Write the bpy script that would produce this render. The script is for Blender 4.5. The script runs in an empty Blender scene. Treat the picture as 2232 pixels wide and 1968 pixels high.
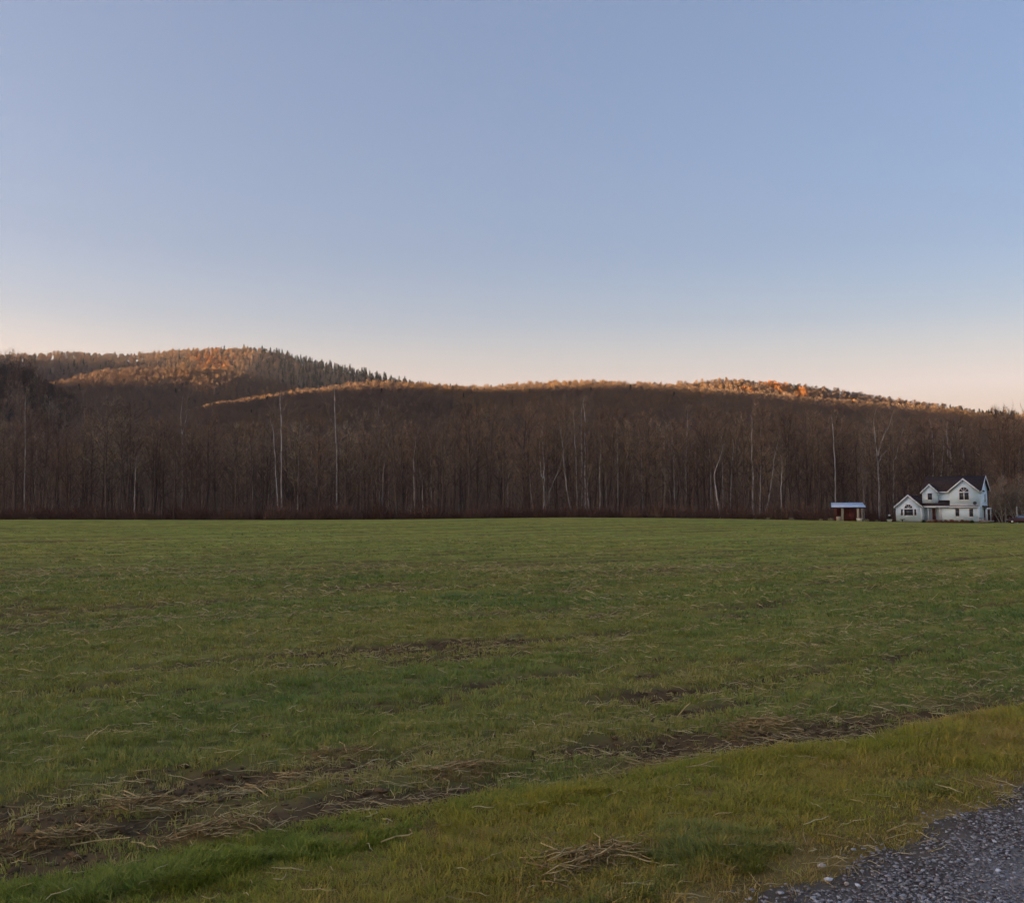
import bpy, math, random
import numpy as np
from mathutils import Vector, Matrix

random.seed(7)
rng = np.random.default_rng(7)
scene = bpy.context.scene
col = scene.collection

# ------------------------------------------------------------------ camera
F, PW, PH, CAMZ, HORIZON = 2144.0, 2232.0, 1968.0, 1.7, 1122.0
PITCH = math.atan((HORIZON - PH / 2) / F)
cam_data = bpy.data.cameras.new('camera')
cam_data.sensor_width = 36.0
cam_data.lens = 36.0 * F / PW
cam_data.clip_start = 0.05
cam_data.clip_end = 40000.0
cam = bpy.data.objects.new('camera', cam_data)
col.objects.link(cam)
cam.location = (0, 0, CAMZ)
cam.rotation_euler = (math.pi / 2 + PITCH, 0, 0)
scene.camera = cam

# ------------------------------------------------------------------ sky, sun, exposure
SUN_AZ, SUN_EL = math.radians(-100), math.radians(5.0)      # azimuth clockwise from +Y (the view axis)
world = bpy.data.worlds.new('World')
scene.world = world
world.use_nodes = True
wn = world.node_tree
bg = wn.nodes['Background']
sky = wn.nodes.new('ShaderNodeTexSky')
sky.sky_type = 'NISHITA'
sky.sun_disc = False
sky.sun_elevation = SUN_EL
sky.sun_rotation = SUN_AZ
sky.altitude = 200
sky.air_density = 1.0
sky.dust_density = 10.0
sky.ozone_density = 2.0
gam = wn.nodes.new('ShaderNodeGamma')
gam.inputs[1].default_value = 0.7
tint = wn.nodes.new('ShaderNodeMix')
tint.data_type = 'RGBA'
tint.blend_type = 'MULTIPLY'
tint.inputs[0].default_value = 1.0
tint.inputs[7].default_value = (1.0, 1.0, 1.0, 1)
# evening afterglow: the same rosy band low all round the horizon
wtc = wn.nodes.new('ShaderNodeTexCoord')
wsep = wn.nodes.new('ShaderNodeSeparateXYZ')
wramp = wn.nodes.new('ShaderNodeValToRGB')
wramp.color_ramp.interpolation = 'B_SPLINE'
e = wramp.color_ramp.elements
e[0].position, e[0].color = 0.0, (0.86, 0.60, 0.60, 1)
e[1].position, e[1].color = 0.45, (0.170, 0.182, 0.224, 1)
for pos, c in ((0.122, (0.59, 0.42, 0.42)), (0.15, (0.455, 0.355, 0.335)), (0.19, (0.268, 0.266, 0.298)), (0.26, (0.181, 0.202, 0.256))):
    e.new(pos).color = (*c, 1)
band = wn.nodes.new('ShaderNodeMix')
band.data_type = 'RGBA'
band.blend_type = 'MULTIPLY'
band.inputs[0].default_value = 1.0
wn.links.new(wtc.outputs['Generated'], wsep.inputs[0])
wn.links.new(wsep.outputs['Z'], wramp.inputs[0])
wn.links.new(sky.outputs[0], gam.inputs[0])
wn.links.new(gam.outputs[0], band.inputs[6])
wn.links.new(wramp.outputs[0], band.inputs[7])
wn.links.new(band.outputs[2], tint.inputs[6])
wn.links.new(tint.outputs[2], bg.inputs[0])
bg.inputs[1].default_value = 0.15

sun_data = bpy.data.lights.new('sun', 'SUN')
sun_data.energy = 2.0
sun_data.angle = math.radians(0.7)
sun_data.color = (1.0, 0.66, 0.38)
sun = bpy.data.objects.new('sun', sun_data)
col.objects.link(sun)
to_sun = Vector((math.sin(SUN_AZ) * math.cos(SUN_EL), math.cos(SUN_AZ) * math.cos(SUN_EL), math.sin(SUN_EL)))
sun.rotation_euler = to_sun.to_track_quat('Z', 'Y').to_euler()
sun.location = (-200, -100, 120)

scene.view_settings.view_transform = 'Standard'
scene.view_settings.look = 'None'
scene.view_settings.gamma = 1.0
scene.view_settings.exposure = 4.05
scene.view_settings.use_curve_mapping = False
scene.render.engine = 'CYCLES'
scene.cycles.max_bounces = 4
scene.cycles.diffuse_bounces = 2
scene.cycles.transparent_max_bounces = 4
scene.cycles.use_adaptive_sampling = True
scene.cycles.adaptive_threshold = 0.02
scene.cycles.use_denoising = True
scene.cycles.denoiser = 'OPENIMAGEDENOISE'
scene.cycles.denoising_input_passes = 'RGB_ALBEDO_NORMAL'
scene.cycles.volume_bounces = 0
scene.cycles.sample_clamp_indirect = 4.0

# ------------------------------------------------------------------ projection helpers (photo pixel -> place)
D2S = PW / 2044.0


def ray(px, py):
    cp, sp = math.cos(PITCH), math.sin(PITCH)
    a, b = px - PW / 2, PH / 2 - py
    return Vector((a, F * cp - b * sp, F * sp + b * cp))


def at(px, py, depth):
    d = ray(px, py)
    return Vector((0, 0, CAMZ)) + d * (depth / d.y)


# ------------------------------------------------------------------ noise
def vnoise(x, y, seed=0):
    x = np.asarray(x, dtype=np.float64); y = np.asarray(y, dtype=np.float64)
    xi = np.floor(x).astype(np.int64); yi = np.floor(y).astype(np.int64)
    fx = x - xi; fy = y - yi
    fx = fx * fx * (3 - 2 * fx); fy = fy * fy * (3 - 2 * fy)

    def h(a, b):
        n = (a * 374761393 + b * 668265263 + seed * 1442695041) & 0x7fffffff
        n = ((n ^ (n >> 13)) * 1274126177) & 0x7fffffff
        n = (n ^ (n >> 16)) & 0xffff
        return n / 65535.0
    return (h(xi, yi) * (1 - fx) + h(xi + 1, yi) * fx) * (1 - fy) + (h(xi, yi + 1) * (1 - fx) + h(xi + 1, yi + 1) * fx) * fy


def fbm(x, y, seed=0, octs=4):
    s = 0; a = 0.5; t = 0
    for k in range(octs):
        s = s + a * vnoise(x * 2 ** k + 17.3 * k, y * 2 ** k - 9.1 * k, seed + k); t += a; a *= 0.5
    return s / t


def sstep(a, b, x):
    t = np.clip((x - a) / (b - a), 0, 1)
    return t * t * (3 - 2 * t)


# ------------------------------------------------------------------ ground shape: rows and track run along u, v is across them
RU = np.array((0.784, 0.621)); RV = np.array((-0.621, 0.784))
TRACK_V, VERGE_V = 2.72, 4.5
FARX = [-400, -150, -90, -45, -20, 10, 30, 45, 60, 75, 100, 400]
FARZ = [0.9, 0.85, 0.8, 0.72, 0.85, 1.2, 1.1, 0.9, 0.6, 0.3, 0.15, 0.1]
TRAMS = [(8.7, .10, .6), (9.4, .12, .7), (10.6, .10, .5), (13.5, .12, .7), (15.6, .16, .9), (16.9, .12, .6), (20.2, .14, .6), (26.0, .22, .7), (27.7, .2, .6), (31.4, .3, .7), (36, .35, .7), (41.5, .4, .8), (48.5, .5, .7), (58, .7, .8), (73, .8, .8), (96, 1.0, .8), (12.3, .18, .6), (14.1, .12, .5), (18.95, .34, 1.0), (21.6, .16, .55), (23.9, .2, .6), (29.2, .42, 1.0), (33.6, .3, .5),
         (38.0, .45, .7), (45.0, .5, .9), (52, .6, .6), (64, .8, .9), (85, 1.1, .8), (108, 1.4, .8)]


def uv_of(x, y):
    return x * RU[0] + y * RU[1], x * RV[0] + y * RV[1]


def track_edge(u):
    return TRACK_V + 0.08 + 0.20 * (fbm(u * 1.3, u * 0 + 3.1, 51, 4) - 0.5) * 2


def verge_edge(u):
    base = np.interp(u, [-20, -5, 1.3, 3.8, 6, 8.6, 12, 20, 60], [5.4, 5.25, 4.92, 4.68, 4.34, 3.97, 3.65, 3.45, 3.4])
    return base + 0.2 * (fbm(u * 0.9, u * 0 + 1.7, 52, 4) - 0.5) * 2


def soil_mask(x, y):
    """how bare the field is: streaks along the drill rows, wheel tracks, and the headland strip beside the verge"""
    u, v = uv_of(x, y)
    wv = v + 0.25 * (fbm(u * 0.12, v * 0.1, 15, 2) - 0.5)
    s1 = fbm(u * 0.28, wv * 2.6, 11, 3)
    s2 = fbm(u * 0.05, wv * 0.62, 12, 3)
    s3 = fbm(u * 0.9, wv * 5.5, 16, 2)
    m = sstep(0.57, 0.67, s1) * 0.62 + sstep(0.58, 0.70, s2) * 0.20 + sstep(0.60, 0.72, s3) * 0.32
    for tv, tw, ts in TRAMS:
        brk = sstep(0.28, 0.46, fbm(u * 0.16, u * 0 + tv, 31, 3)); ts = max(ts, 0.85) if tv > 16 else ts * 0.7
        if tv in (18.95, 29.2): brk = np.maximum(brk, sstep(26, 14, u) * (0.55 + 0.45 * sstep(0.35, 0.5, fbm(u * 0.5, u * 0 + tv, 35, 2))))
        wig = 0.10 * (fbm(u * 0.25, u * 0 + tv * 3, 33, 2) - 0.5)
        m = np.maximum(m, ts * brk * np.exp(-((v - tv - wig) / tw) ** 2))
    ve = verge_edge(u)
    hw = np.interp(u, [0, 2, 5, 9], [1.15, 1.0, 0.6, 0.5])
    head = np.interp(u, [6.5, 9], [1, 0.55]) * np.exp(-(np.abs(v - ve - hw * 0.75) / hw) ** 3) * (np.interp(u, [1.5, 3.5], [0.6, 0.22]) + 0.72 * sstep(0.36, 0.54, fbm(u * 0.7 + 4, v * 1.6, 13, 4)))
    patch = sstep(0.57, 0.7, fbm(u * 0.45, v * 0.9, 14, 4)) * sstep(16, 7, v)
    m = np.maximum(m, np.maximum(head * 1.1, patch * 0.2))
    return np.clip(m, 0, 1)


def gz(x, y, fine=True):
    x = np.asarray(x, dtype=np.float64); y = np.asarray(y, dtype=np.float64)
    z = sstep(20, 175, y) * np.interp(x, FARX, FARZ)
    u, v = uv_of(x, y)
    r = np.hypot(x, y)
    fade = sstep(160, 20, r)
    fieldw = sstep(-0.1, 0.6, v - verge_edge(u))
    z = z + fade * fieldw * (0.16 * (fbm(u * 0.09, v * 0.28, 21, 2) - 0.5))
    if fine:
        lump = (fbm(x * 2.3, y * 2.3, 22, 3) - 0.5) * 0.11 + (fbm(x * 9, y * 9, 23, 3) - 0.5) * 0.055
        z = z + fade * fieldw * (lump - 0.07 * soil_mask(x, y))
    bank = sstep(2.6, 3.3, v) * sstep(0.3, -0.3, v - verge_edge(u))
    z = z + fade * bank * (0.03 + 0.07 * (fbm(x * 1.2, y * 1.2, 24, 3) - 0.4))
    return z


def gpt(dx, dy):
    """ground point seen at displayed pixel (dx, dy)"""
    d = ray(dx * D2S, dy * D2S)
    t = 0.0; p = None
    Y = 3.0
    for k in range(60):
        z = float(gz(d.x * t, d.y * t, False))
        t = (z - CAMZ) / d.z
    return np.array((d.x * t, d.y * t))


# ------------------------------------------------------------------ object helpers
def mesh_from(name, verts, faces=None, mat=None, tris=None, quads=None, smooth=False):
    """verts (N,3); faces: list, or arrays tris / quads"""
    me = bpy.data.meshes.new(name)
    if faces is not None:
        me.from_pydata([tuple(map(float, v)) for v in verts], [], faces)
    else:
        verts = np.asarray(verts, dtype=np.float32)
        loops = []; starts = []; n0 = 0
        for arr, k in ((tris, 3), (quads, 4)):
            if arr is None or len(arr) == 0: continue
            arr = np.asarray(arr, dtype=np.int32)
            loops.append(arr.ravel()); starts.append(n0 + np.arange(len(arr), dtype=np.int32) * k); n0 += arr.size
        loops = np.concatenate(loops); starts = np.concatenate(starts)
        me.vertices.add(len(verts)); me.vertices.foreach_set('co', verts.ravel())
        me.loops.add(len(loops)); me.loops.foreach_set('vertex_index', loops)
        me.polygons.add(len(starts)); me.polygons.foreach_set('loop_start', starts)
    me.update(calc_edges=True)
    if mat is not None: me.materials.append(mat)
    if smooth and len(me.polygons): me.polygons.foreach_set('use_smooth', [True] * len(me.polygons))
    me.validate()
    return me


def link(name, data, parent=None, loc=None, rz=0.0):
    o = bpy.data.objects.new(name, data)
    col.objects.link(o)
    if parent is not None: o.parent = parent
    if loc is not None: o.location = loc
    if rz: o.rotation_euler = (0, 0, rz)
    return o


def tag(o, label, cat, group=None, kind=None):
    o['label'] = label; o['category'] = cat
    if group: o['group'] = group
    if kind: o['kind'] = kind
    return o


def structure(o):
    o['kind'] = 'structure'
    return o


def fattr(me, name, vals):
    a = me.attributes.new(name, 'FLOAT', 'POINT')
    a.data.foreach_set('value', np.asarray(vals, dtype=np.float32))


# ------------------------------------------------------------------ materials
def mat_base(name, rough=0.85, spec=0.25):
    m = bpy.data.materials.new(name); m.use_nodes = True
    nt = m.node_tree; b = nt.nodes['Principled BSDF']
    b.inputs['Roughness'].default_value = rough
    b.inputs['Specular IOR Level'].default_value = spec
    return m, nt, b


def N(nt, t, **kw):
    n = nt.nodes.new(t)
    for k, v in kw.items(): setattr(n, k, v)
    return n


def noise_node(nt, scale, detail=4, coord='Object', mapping=None, rough=0.6):
    tc = N(nt, 'ShaderNodeTexCoord')
    n = N(nt, 'ShaderNodeTexNoise')
    n.inputs['Scale'].default_value = scale; n.inputs['Detail'].default_value = detail; n.inputs['Roughness'].default_value = rough
    src = tc.outputs[coord]
    if mapping:
        mp = N(nt, 'ShaderNodeMapping'); mp.inputs['Scale'].default_value = mapping.get('scale', (1, 1, 1)); mp.inputs['Rotation'].default_value = mapping.get('rot', (0, 0, 0))
        nt.links.new(src, mp.inputs[0]); src = mp.outputs[0]
    nt.links.new(src, n.inputs['Vector'])
    return n.outputs['Fac']


def ramp(nt, fac, stops):
    r = N(nt, 'ShaderNodeValToRGB')
    el = r.color_ramp.elements
    while len(el) < len(stops): el.new(0.5)
    for e, (p, c) in zip(el, stops):
        e.position = p; e.color = (*c, 1)
    nt.links.new(fac, r.inputs[0])
    return r.outputs[0]


def mixc(nt, fac, a, b, mode='MIX'):
    m = N(nt, 'ShaderNodeMix', data_type='RGBA', blend_type=mode)
    for s, i in ((fac, 0), (a, 6), (b, 7)):
        if isinstance(s, (int, float)): m.inputs[i].default_value = s
        elif isinstance(s, tuple): m.inputs[i].default_value = (*s, 1) if len(s) == 3 else s
        else: nt.links.new(s, m.inputs[i])
    return m.outputs[2]


def attr(nt, name, inst=False):
    a = N(nt, 'ShaderNodeAttribute'); a.attribute_name = name
    if inst: a.attribute_type = 'INSTANCER'
    return a.outputs['Fac']


def bump(nt, b, h, strength=0.4, dist=0.02):
    n = N(nt, 'ShaderNodeBump'); n.inputs['Strength'].default_value = strength; n.inputs['Distance'].default_value = dist
    nt.links.new(h, n.inputs['Height']); nt.links.new(n.outputs[0], b.inputs['Normal'])


def simple_mat(name, c, rough=0.7, var=0.15, scale=3.0, spec=0.25, metal=0.0, mapping=None, bmp=0.0):
    m, nt, b = mat_base(name, rough, spec)
    f = noise_node(nt, scale, 5, mapping=mapping)
    lo = tuple(x * (1 - var) for x in c); hi = tuple(min(1, x * (1 + var)) for x in c)
    nt.links.new(ramp(nt, f, [(0.3, lo), (0.7, hi)]), b.inputs['Base Color'])
    b.inputs['Metallic'].default_value = metal
    if bmp: bump(nt, b, f, bmp, 0.02)
    return m


def blade_mat(name, stops, transl=0.3, rough=0.6, tipc=None):
    """leaf material coloured by the per-instance attribute tint (0..1)"""
    m, nt, b = mat_base(name, rough, 0.2)
    c = ramp(nt, attr(nt, 'tint', True), stops)
    if tipc is not None:
        c = mixc(nt, attr(nt, 'tip'), c, tipc)
    nt.links.new(c, b.inputs['Base Color'])
    t = N(nt, 'ShaderNodeBsdfTranslucent'); nt.links.new(c, t.inputs[0])
    mx = N(nt, 'ShaderNodeMixShader'); mx.inputs[0].default_value = transl
    nt.links.new(b.outputs[0], mx.inputs[1]); nt.links.new(t.outputs[0], mx.inputs[2])
    nt.links.new(mx.outputs[0], nt.nodes['Material Output'].inputs[0])
    return m


# field soil and thin sward between the blades
def make_field_mat():
    m, nt, b = mat_base('field_soil_and_sward', 1.0, 0.0)
    soil = ramp(nt, noise_node(nt, 5, 6), [(0.3, (0.10, 0.064, 0.032)), (0.7, (0.18, 0.115, 0.058))])
    rowmap = {'rot': (0, 0, -math.atan2(RU[1], RU[0])), 'scale': (0.18, 1.6, 1)}
    gA = ramp(nt, noise_node(nt, 1.4, 6, mapping=rowmap), [(0.3, (0.26, 0.235, 0.055)), (0.5, (0.37, 0.33, 0.078)), (0.7, (0.46, 0.40, 0.11))])
    gB = ramp(nt, noise_node(nt, 0.06, 4), [(0.35, (0.80, 1.0, 0.85)), (0.65, (1.05, 1.0, 0.95))])
    g = mixc(nt, 1.0, gA, gB, 'MULTIPLY')
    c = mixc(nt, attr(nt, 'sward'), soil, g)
    litter = ramp(nt, noise_node(nt, 2.0, 6), [(0.3, (0.05, 0.032, 0.024)), (0.7, (0.12, 0.075, 0.048))])
    c = mixc(nt, attr(nt, 'wood'), c, litter)
    nt.links.new(c, b.inputs['Base Color'])
    bump(nt, b, noise_node(nt, 30, 5), 0.4, 0.02)
    return m


M = {}
M['field'] = make_field_mat()


def make_verge_mat():
    m, nt, b = mat_base('verge_thatch', 1.0, 0.0)
    c = ramp(nt, noise_node(nt, 3.2, 7), [(0.3, (0.18, 0.115, 0.04)), (0.5, (0.27, 0.18, 0.06)), (0.7, (0.35, 0.245, 0.09))])
    nt.links.new(c, b.inputs['Base Color'])
    bump(nt, b, noise_node(nt, 45, 5), 0.9, 0.02)
    return m


def make_gravel_mat():
    m, nt, b = mat_base('gravel_bed', 0.9, 0.2)
    c1 = ramp(nt, noise_node(nt, 60, 5), [(0.3, (0.15, 0.12, 0.105)), (0.5, (0.27, 0.24, 0.22)), (0.72, (0.42, 0.39, 0.37))])
    dirt = ramp(nt, noise_node(nt, 8, 5), [(0.3, (0.10, 0.072, 0.048)), (0.7, (0.17, 0.125, 0.085))])
    c = mixc(nt, attr(nt, 'dirt'), c1, dirt)
    nt.links.new(c, b.inputs['Base Color'])
    bump(nt, b, noise_node(nt, 70, 4), 1.0, 0.02)
    return m


M['verge'] = make_verge_mat()
M['gravel'] = make_gravel_mat()


def make_hill_mat():
    m, nt, b = mat_base('hill_leaf_litter', 1.0, 0.0)
    c = ramp(nt, noise_node(nt, 0.03, 7), [(0.3, (0.13, 0.09, 0.065)), (0.55, (0.18, 0.12, 0.075)), (0.75, (0.22, 0.14, 0.075))])
    nt.links.new(c, b.inputs['Base Color'])
    return m


M['hill'] = make_hill_mat()

# ------------------------------------------------------------------ ground sheet (one polar sheet out to the horizon)
def build_ground():
    th = np.concatenate([np.radians(np.linspace(-42, 42, 340)), np.radians(np.linspace(42, 318, 48)[1:-1])])
    r = np.concatenate([[0.4, 1.0, 1.8, 2.5, 3.0], np.geomspace(3.4, 260, 470), [300, 400, 600, 1000, 1800, 3500, 7000, 14000, 26000]])
    T, R = np.meshgrid(th, r)
    X, Y = R * np.sin(T), R * np.cos(T)
    Z = gz(X, Y)
    u, v = uv_of(X, Y)
    Z = Z - 0.05 * sstep(-0.05, -0.4, v - verge_edge(u)) * sstep(300, 250, R)
    Z = np.where(R > 260, -0.5, Z)
    nr, nc = R.shape
    verts = np.stack([X, Y, Z], -1).reshape(-1, 3)
    verts = np.vstack([verts, [[0, 0, -0.05]]])
    i = np.arange(nr - 1)[:, None] * nc; j = np.arange(nc)[None, :]; j2 = (j + 1) % nc
    q = np.stack([i + j, i + j2, i + nc + j2, i + nc + j], -1).reshape(-1, 4)[:, ::-1]
    t = np.stack([np.full(nc, nr * nc), j2[0], j[0]], -1)
    me = mesh_from('field', verts, tris=t[:, ::-1][:, ::-1], quads=q, mat=M['field'], smooth=True)
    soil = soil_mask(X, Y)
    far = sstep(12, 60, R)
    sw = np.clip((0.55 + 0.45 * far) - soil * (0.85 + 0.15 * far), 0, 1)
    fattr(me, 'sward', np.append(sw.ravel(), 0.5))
    wood = sstep(186, 192, Y + 3 * (fbm(X * 0.1, Y * 0.1, 61, 2) - .5))
    wood = np.where(R > 250, 1.0, wood)
    fattr(me, 'wood', np.append(wood.ravel(), 0))
    return structure(link('field', me))


def build_strip(name, mat, v0, v1, nv, u0, u1, nu, dz, uvshape):
    U, Vn = np.meshgrid(np.linspace(u0, u1, nu), np.linspace(0, 1, nv))
    V = v0(U) * (1 - Vn) + v1(U) * Vn
    X = U * RU[0] + V * RV[0]; Y = U * RU[1] + V * RV[1]
    Z = gz(X, Y) + dz + uvshape(X, Y, Vn)
    verts = np.stack([X, Y, Z], -1).reshape(-1, 3)
    i = np.arange(nv - 1)[:, None] * nu; j = np.arange(nu - 1)[None, :]
    q = np.stack([i + j, i + j + 1, i + nu + j + 1, i + nu + j], -1).reshape(-1, 4)
    me = mesh_from(name, verts, quads=q, mat=mat, smooth=True)
    return me, U, V, X, Y


build_ground()
me, U, V, X, Y = build_strip('grass_verge', M['verge'], lambda u: TRACK_V - 0.5 + 0 * u, lambda u: verge_edge(u) + 0.12, 40, -14, 60, 1100, 0.0,
                             lambda x, y, t: -0.045 * sstep(0.88, 1.0, t) - 0.0 * t)
structure(link('grass_verge', me))
me, U, V, X, Y = build_strip('gravel_track', M['gravel'], lambda u: -4.5 + 0 * u, lambda u: track_edge(u) + 0.1, 90, -14, 60, 900, 0.022,
                             lambda x, y, t: 0.012 * (fbm(x * 3, y * 3, 71, 3) - 0.5) - 0.03 * sstep(0.965, 1.0, t))
fattr(me, 'dirt', sstep(-0.75, -0.05, (V - track_edge(U)) + 0.5 * (fbm(X * 3, Y * 3, 57, 3) - 0.5)).ravel() * 0.95)
structure(link('gravel_track', me))

# ------------------------------------------------------------------ scatter by geometry nodes (only for stuff)
def scatter(name, pts, rotz, scale, idx, tint, protos, tilt=None):
    n = len(pts)
    me = bpy.data.meshes.new(name)
    me.vertices.add(n); me.vertices.foreach_set('co', np.asarray(pts, dtype=np.float32).ravel())
    rot = np.zeros((n, 3), dtype=np.float32); rot[:, 2] = rotz
    if tilt is not None: rot[:, 0] = tilt
    a = me.attributes.new('rot', 'FLOAT_VECTOR', 'POINT'); a.data.foreach_set('vector', rot.ravel())
    sc = np.asarray(scale, dtype=np.float32)
    if sc.ndim == 1: sc = np.repeat(sc[:, None], 3, 1)
    a = me.attributes.new('size', 'FLOAT_VECTOR', 'POINT'); a.data.foreach_set('vector', sc.ravel())
    a = me.attributes.new('pick', 'INT', 'POINT'); a.data.foreach_set('value', np.asarray(idx, dtype=np.int32))
    fattr(me, 'tint', tint)
    o = link(name, me)
    ng = bpy.data.node_groups.new(name, 'GeometryNodeTree')
    ng.interface.new_socket('Geometry', in_out='INPUT', socket_type='NodeSocketGeometry')
    ng.interface.new_socket('Geometry', in_out='OUTPUT', socket_type='NodeSocketGeometry')
    gi = ng.nodes.new('NodeGroupInput'); go = ng.nodes.new('NodeGroupOutput')

    def named(nm, dt):
        q = ng.nodes.new('GeometryNodeInputNamedAttribute'); q.data_type = dt; q.inputs[0].default_value = nm
        return q.outputs[0]
    join = ng.nodes.new('GeometryNodeJoinGeometry')
    pick = named('pick', 'INT'); rt = named('rot', 'FLOAT_VECTOR'); sz = named('size', 'FLOAT_VECTOR')
    for k, p in enumerate(protos):
        oi = ng.nodes.new('GeometryNodeObjectInfo'); oi.inputs['Object'].default_value = p
        cmp_ = ng.nodes.new('FunctionNodeCompare'); cmp_.data_type = 'INT'; cmp_.operation = 'EQUAL'
        ng.links.new(pick, cmp_.inputs[2]); cmp_.inputs[3].default_value = k
        ip = ng.nodes.new('GeometryNodeInstanceOnPoints')
        ng.links.new(gi.outputs[0], ip.inputs['Points']); ng.links.new(cmp_.outputs[0], ip.inputs['Selection'])
        ng.links.new(oi.outputs['Geometry'], ip.inputs['Instance'])
        e2r = ng.nodes.new('FunctionNodeEulerToRotation'); ng.links.new(rt, e2r.inputs[0])
        ng.links.new(e2r.outputs[0], ip.inputs['Rotation']); ng.links.new(sz, ip.inputs['Scale'])
        ng.links.new(ip.outputs[0], join.inputs[0])
    ng.links.new(join.outputs[0], go.inputs[0])
    md = o.modifiers.new('scatter', 'NODES'); md.node_group = ng
    o['kind'] = 'stuff'
    return o


def proto(name, me):
    return bpy.data.objects.new(name, me)            # never linked: only the scatter refers to it


# ------------------------------------------------------------------ mesh gatherer
class Geo:
    def __init__(self):
        self.v = []; self.t = []; self.q = []; self.n = 0; self.tip = []

    def add(self, verts, tris=(), quads=(), tip=None):
        verts = np.asarray(verts, dtype=np.float64)
        self.v.append(verts)
        if len(tris): self.t.append(np.asarray(tris) + self.n)
        if len(quads): self.q.append(np.asarray(quads) + self.n)
        self.tip.append(np.zeros(len(verts)) if tip is None else np.asarray(tip, dtype=float))
        self.n += len(verts)

    def tube(self, pts, rad, sides=5, cap=True):
        pts = np.asarray(pts, dtype=float); k = len(pts)
        tan = np.gradient(pts, axis=0); tan /= np.linalg.norm(tan, axis=1)[:, None] + 1e-9
        ref = np.array((0.31, 0.95, 0.05)) if abs(tan[0][2]) > 0.5 else np.array((0, 0, 1.0))
        a = np.cross(tan, ref); a /= np.linalg.norm(a, axis=1)[:, None] + 1e-9
        b = np.cross(tan, a)
        ang = np.arange(sides) / sides * 2 * math.pi
        rad = np.broadcast_to(np.asarray(rad, dtype=float), (k,))
        ring = pts[:, None, :] + rad[:, None, None] * (np.cos(ang)[None, :, None] * a[:, None, :] + np.sin(ang)[None, :, None] * b[:, None, :])
        i = np.arange(k - 1)[:, None] * sides; j = np.arange(sides)[None, :]; j2 = (j + 1) % sides
        q = np.stack([i + j, i + j2, i + sides + j2, i + sides + j], -1).reshape(-1, 4)
        t = []
        if cap and sides == 3: t = [(0, 2, 1), ((k - 1) * 3, (k - 1) * 3 + 1, (k - 1) * 3 + 2)]
        self.add(ring.reshape(-1, 3), tris=t, quads=q)

    def slivers(self, base, direc, length, width):
        """many thin double-tapered twigs: one triangle each"""
        base = np.asarray(base); n = len(base)
        direc = direc / (np.linalg.norm(direc, axis=1)[:, None] + 1e-9)
        side = np.cross(direc, rng.normal(size=(n, 3))); side /= np.linalg.norm(side, axis=1)[:, None] + 1e-9
        w = (np.broadcast_to(width, (n,)) * 0.5)[:, None]
        tipp = base + direc * np.broadcast_to(length, (n,))[:, None]
        v = np.stack([base - side * w, base + side * w, tipp], 1).reshape(-1, 3)
        self.add(v, tris=np.arange(n * 3).reshape(-1, 3), tip=np.tile([0, 0, 1.0], n))

    def mesh(self, name, mat=None, smooth=False, tip=False):
        me = mesh_from(name, np.vstack(self.v), tris=np.vstack(self.t) if self.t else None, quads=np.vstack(self.q) if self.q else None, mat=mat, smooth=smooth)
        if tip: fattr(me, 'tip', np.concatenate(self.tip))
        return me


def box_geo(g, x0, x1, y0, y1, z0, z1):
    v = [(x, y, z) for z in (z0, z1) for y in (y0, y1) for x in (x0, x1)]
    g.add(v, quads=[(0, 2, 3, 1), (4, 5, 7, 6), (0, 1, 5, 4), (2, 6, 7, 3), (0, 4, 6, 2), (1, 3, 7, 5)])


# ------------------------------------------------------------------ hills
def crest_fn(pts, depth, drop):
    P = [at(x * D2S, y * D2S, depth) for x, y in pts]
    xs = np.array([p.x for p in P]); zs = np.array([p.z for p in P]) - drop
    return lambda x: np.interp(x, xs, zs)


class Hill:
    def __init__(self, pts, ridge, foot, drop, seed, back=0.5, power=1.5, bend=0.0, rough=0.05):
        self.crest = crest_fn(pts, ridge, drop)
        P = [at(x * D2S, y * D2S, ridge) for x, y in pts]
        self.x0, self.x1 = P[0].x, P[-1].x
        self.ridge, self.foot, self.seed, self.back, self.power, self.rough = ridge, foot, seed, back, power, rough

    def z(self, x, y):
        x = np.asarray(x, dtype=float); y = np.asarray(y, dtype=float)
        wob = (fbm(x / 160, y / 400, self.seed, 3) - 0.5) * 0.35 * (self.ridge - self.foot)
        t = (y - self.foot) / (self.ridge - self.foot)
        tw = t + wob / (self.ridge - self.foot) * np.clip(1 - np.abs(2 * np.clip(t, 0, 1) - 1), 0, 1) * 0.6
        c = self.crest(x)
        up = 1 - np.clip(1 - tw, 0, 1) ** self.power
        up = up * sstep(0.0, 0.25, tw)
        down = np.clip(1 - self.back * np.clip(tw - 1, 0, 5) ** 1.3, -1, 1)
        h = c * np.where(tw < 1, up, down)
        return h + (fbm(x / 70, y / 70, self.seed + 5, 3) - 0.5) * self.rough * np.maximum(c, 0) * sstep(0.05, 0.4, t) - 1.0

    def build(self, nx=150, ny=80):
        X, Yg = np.meshgrid(np.linspace(self.x0, self.x1, nx), np.linspace(self.foot, self.ridge + (self.ridge - self.foot) * 0.9, ny))
        Z = np.maximum(self.z(X, Yg), -4)
        v = np.stack([X, Yg, Z], -1).reshape(-1, 3)
        i = np.arange(ny - 1)[:, None] * nx; j = np.arange(nx - 1)[None, :]
        q = np.stack([i + j, i + j + 1, i + nx + j + 1, i + nx + j], -1).reshape(-1, 4)
        return structure(link('hill', mesh_from('hill', v, quads=q, mat=M['hill'], smooth=True)))


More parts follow.
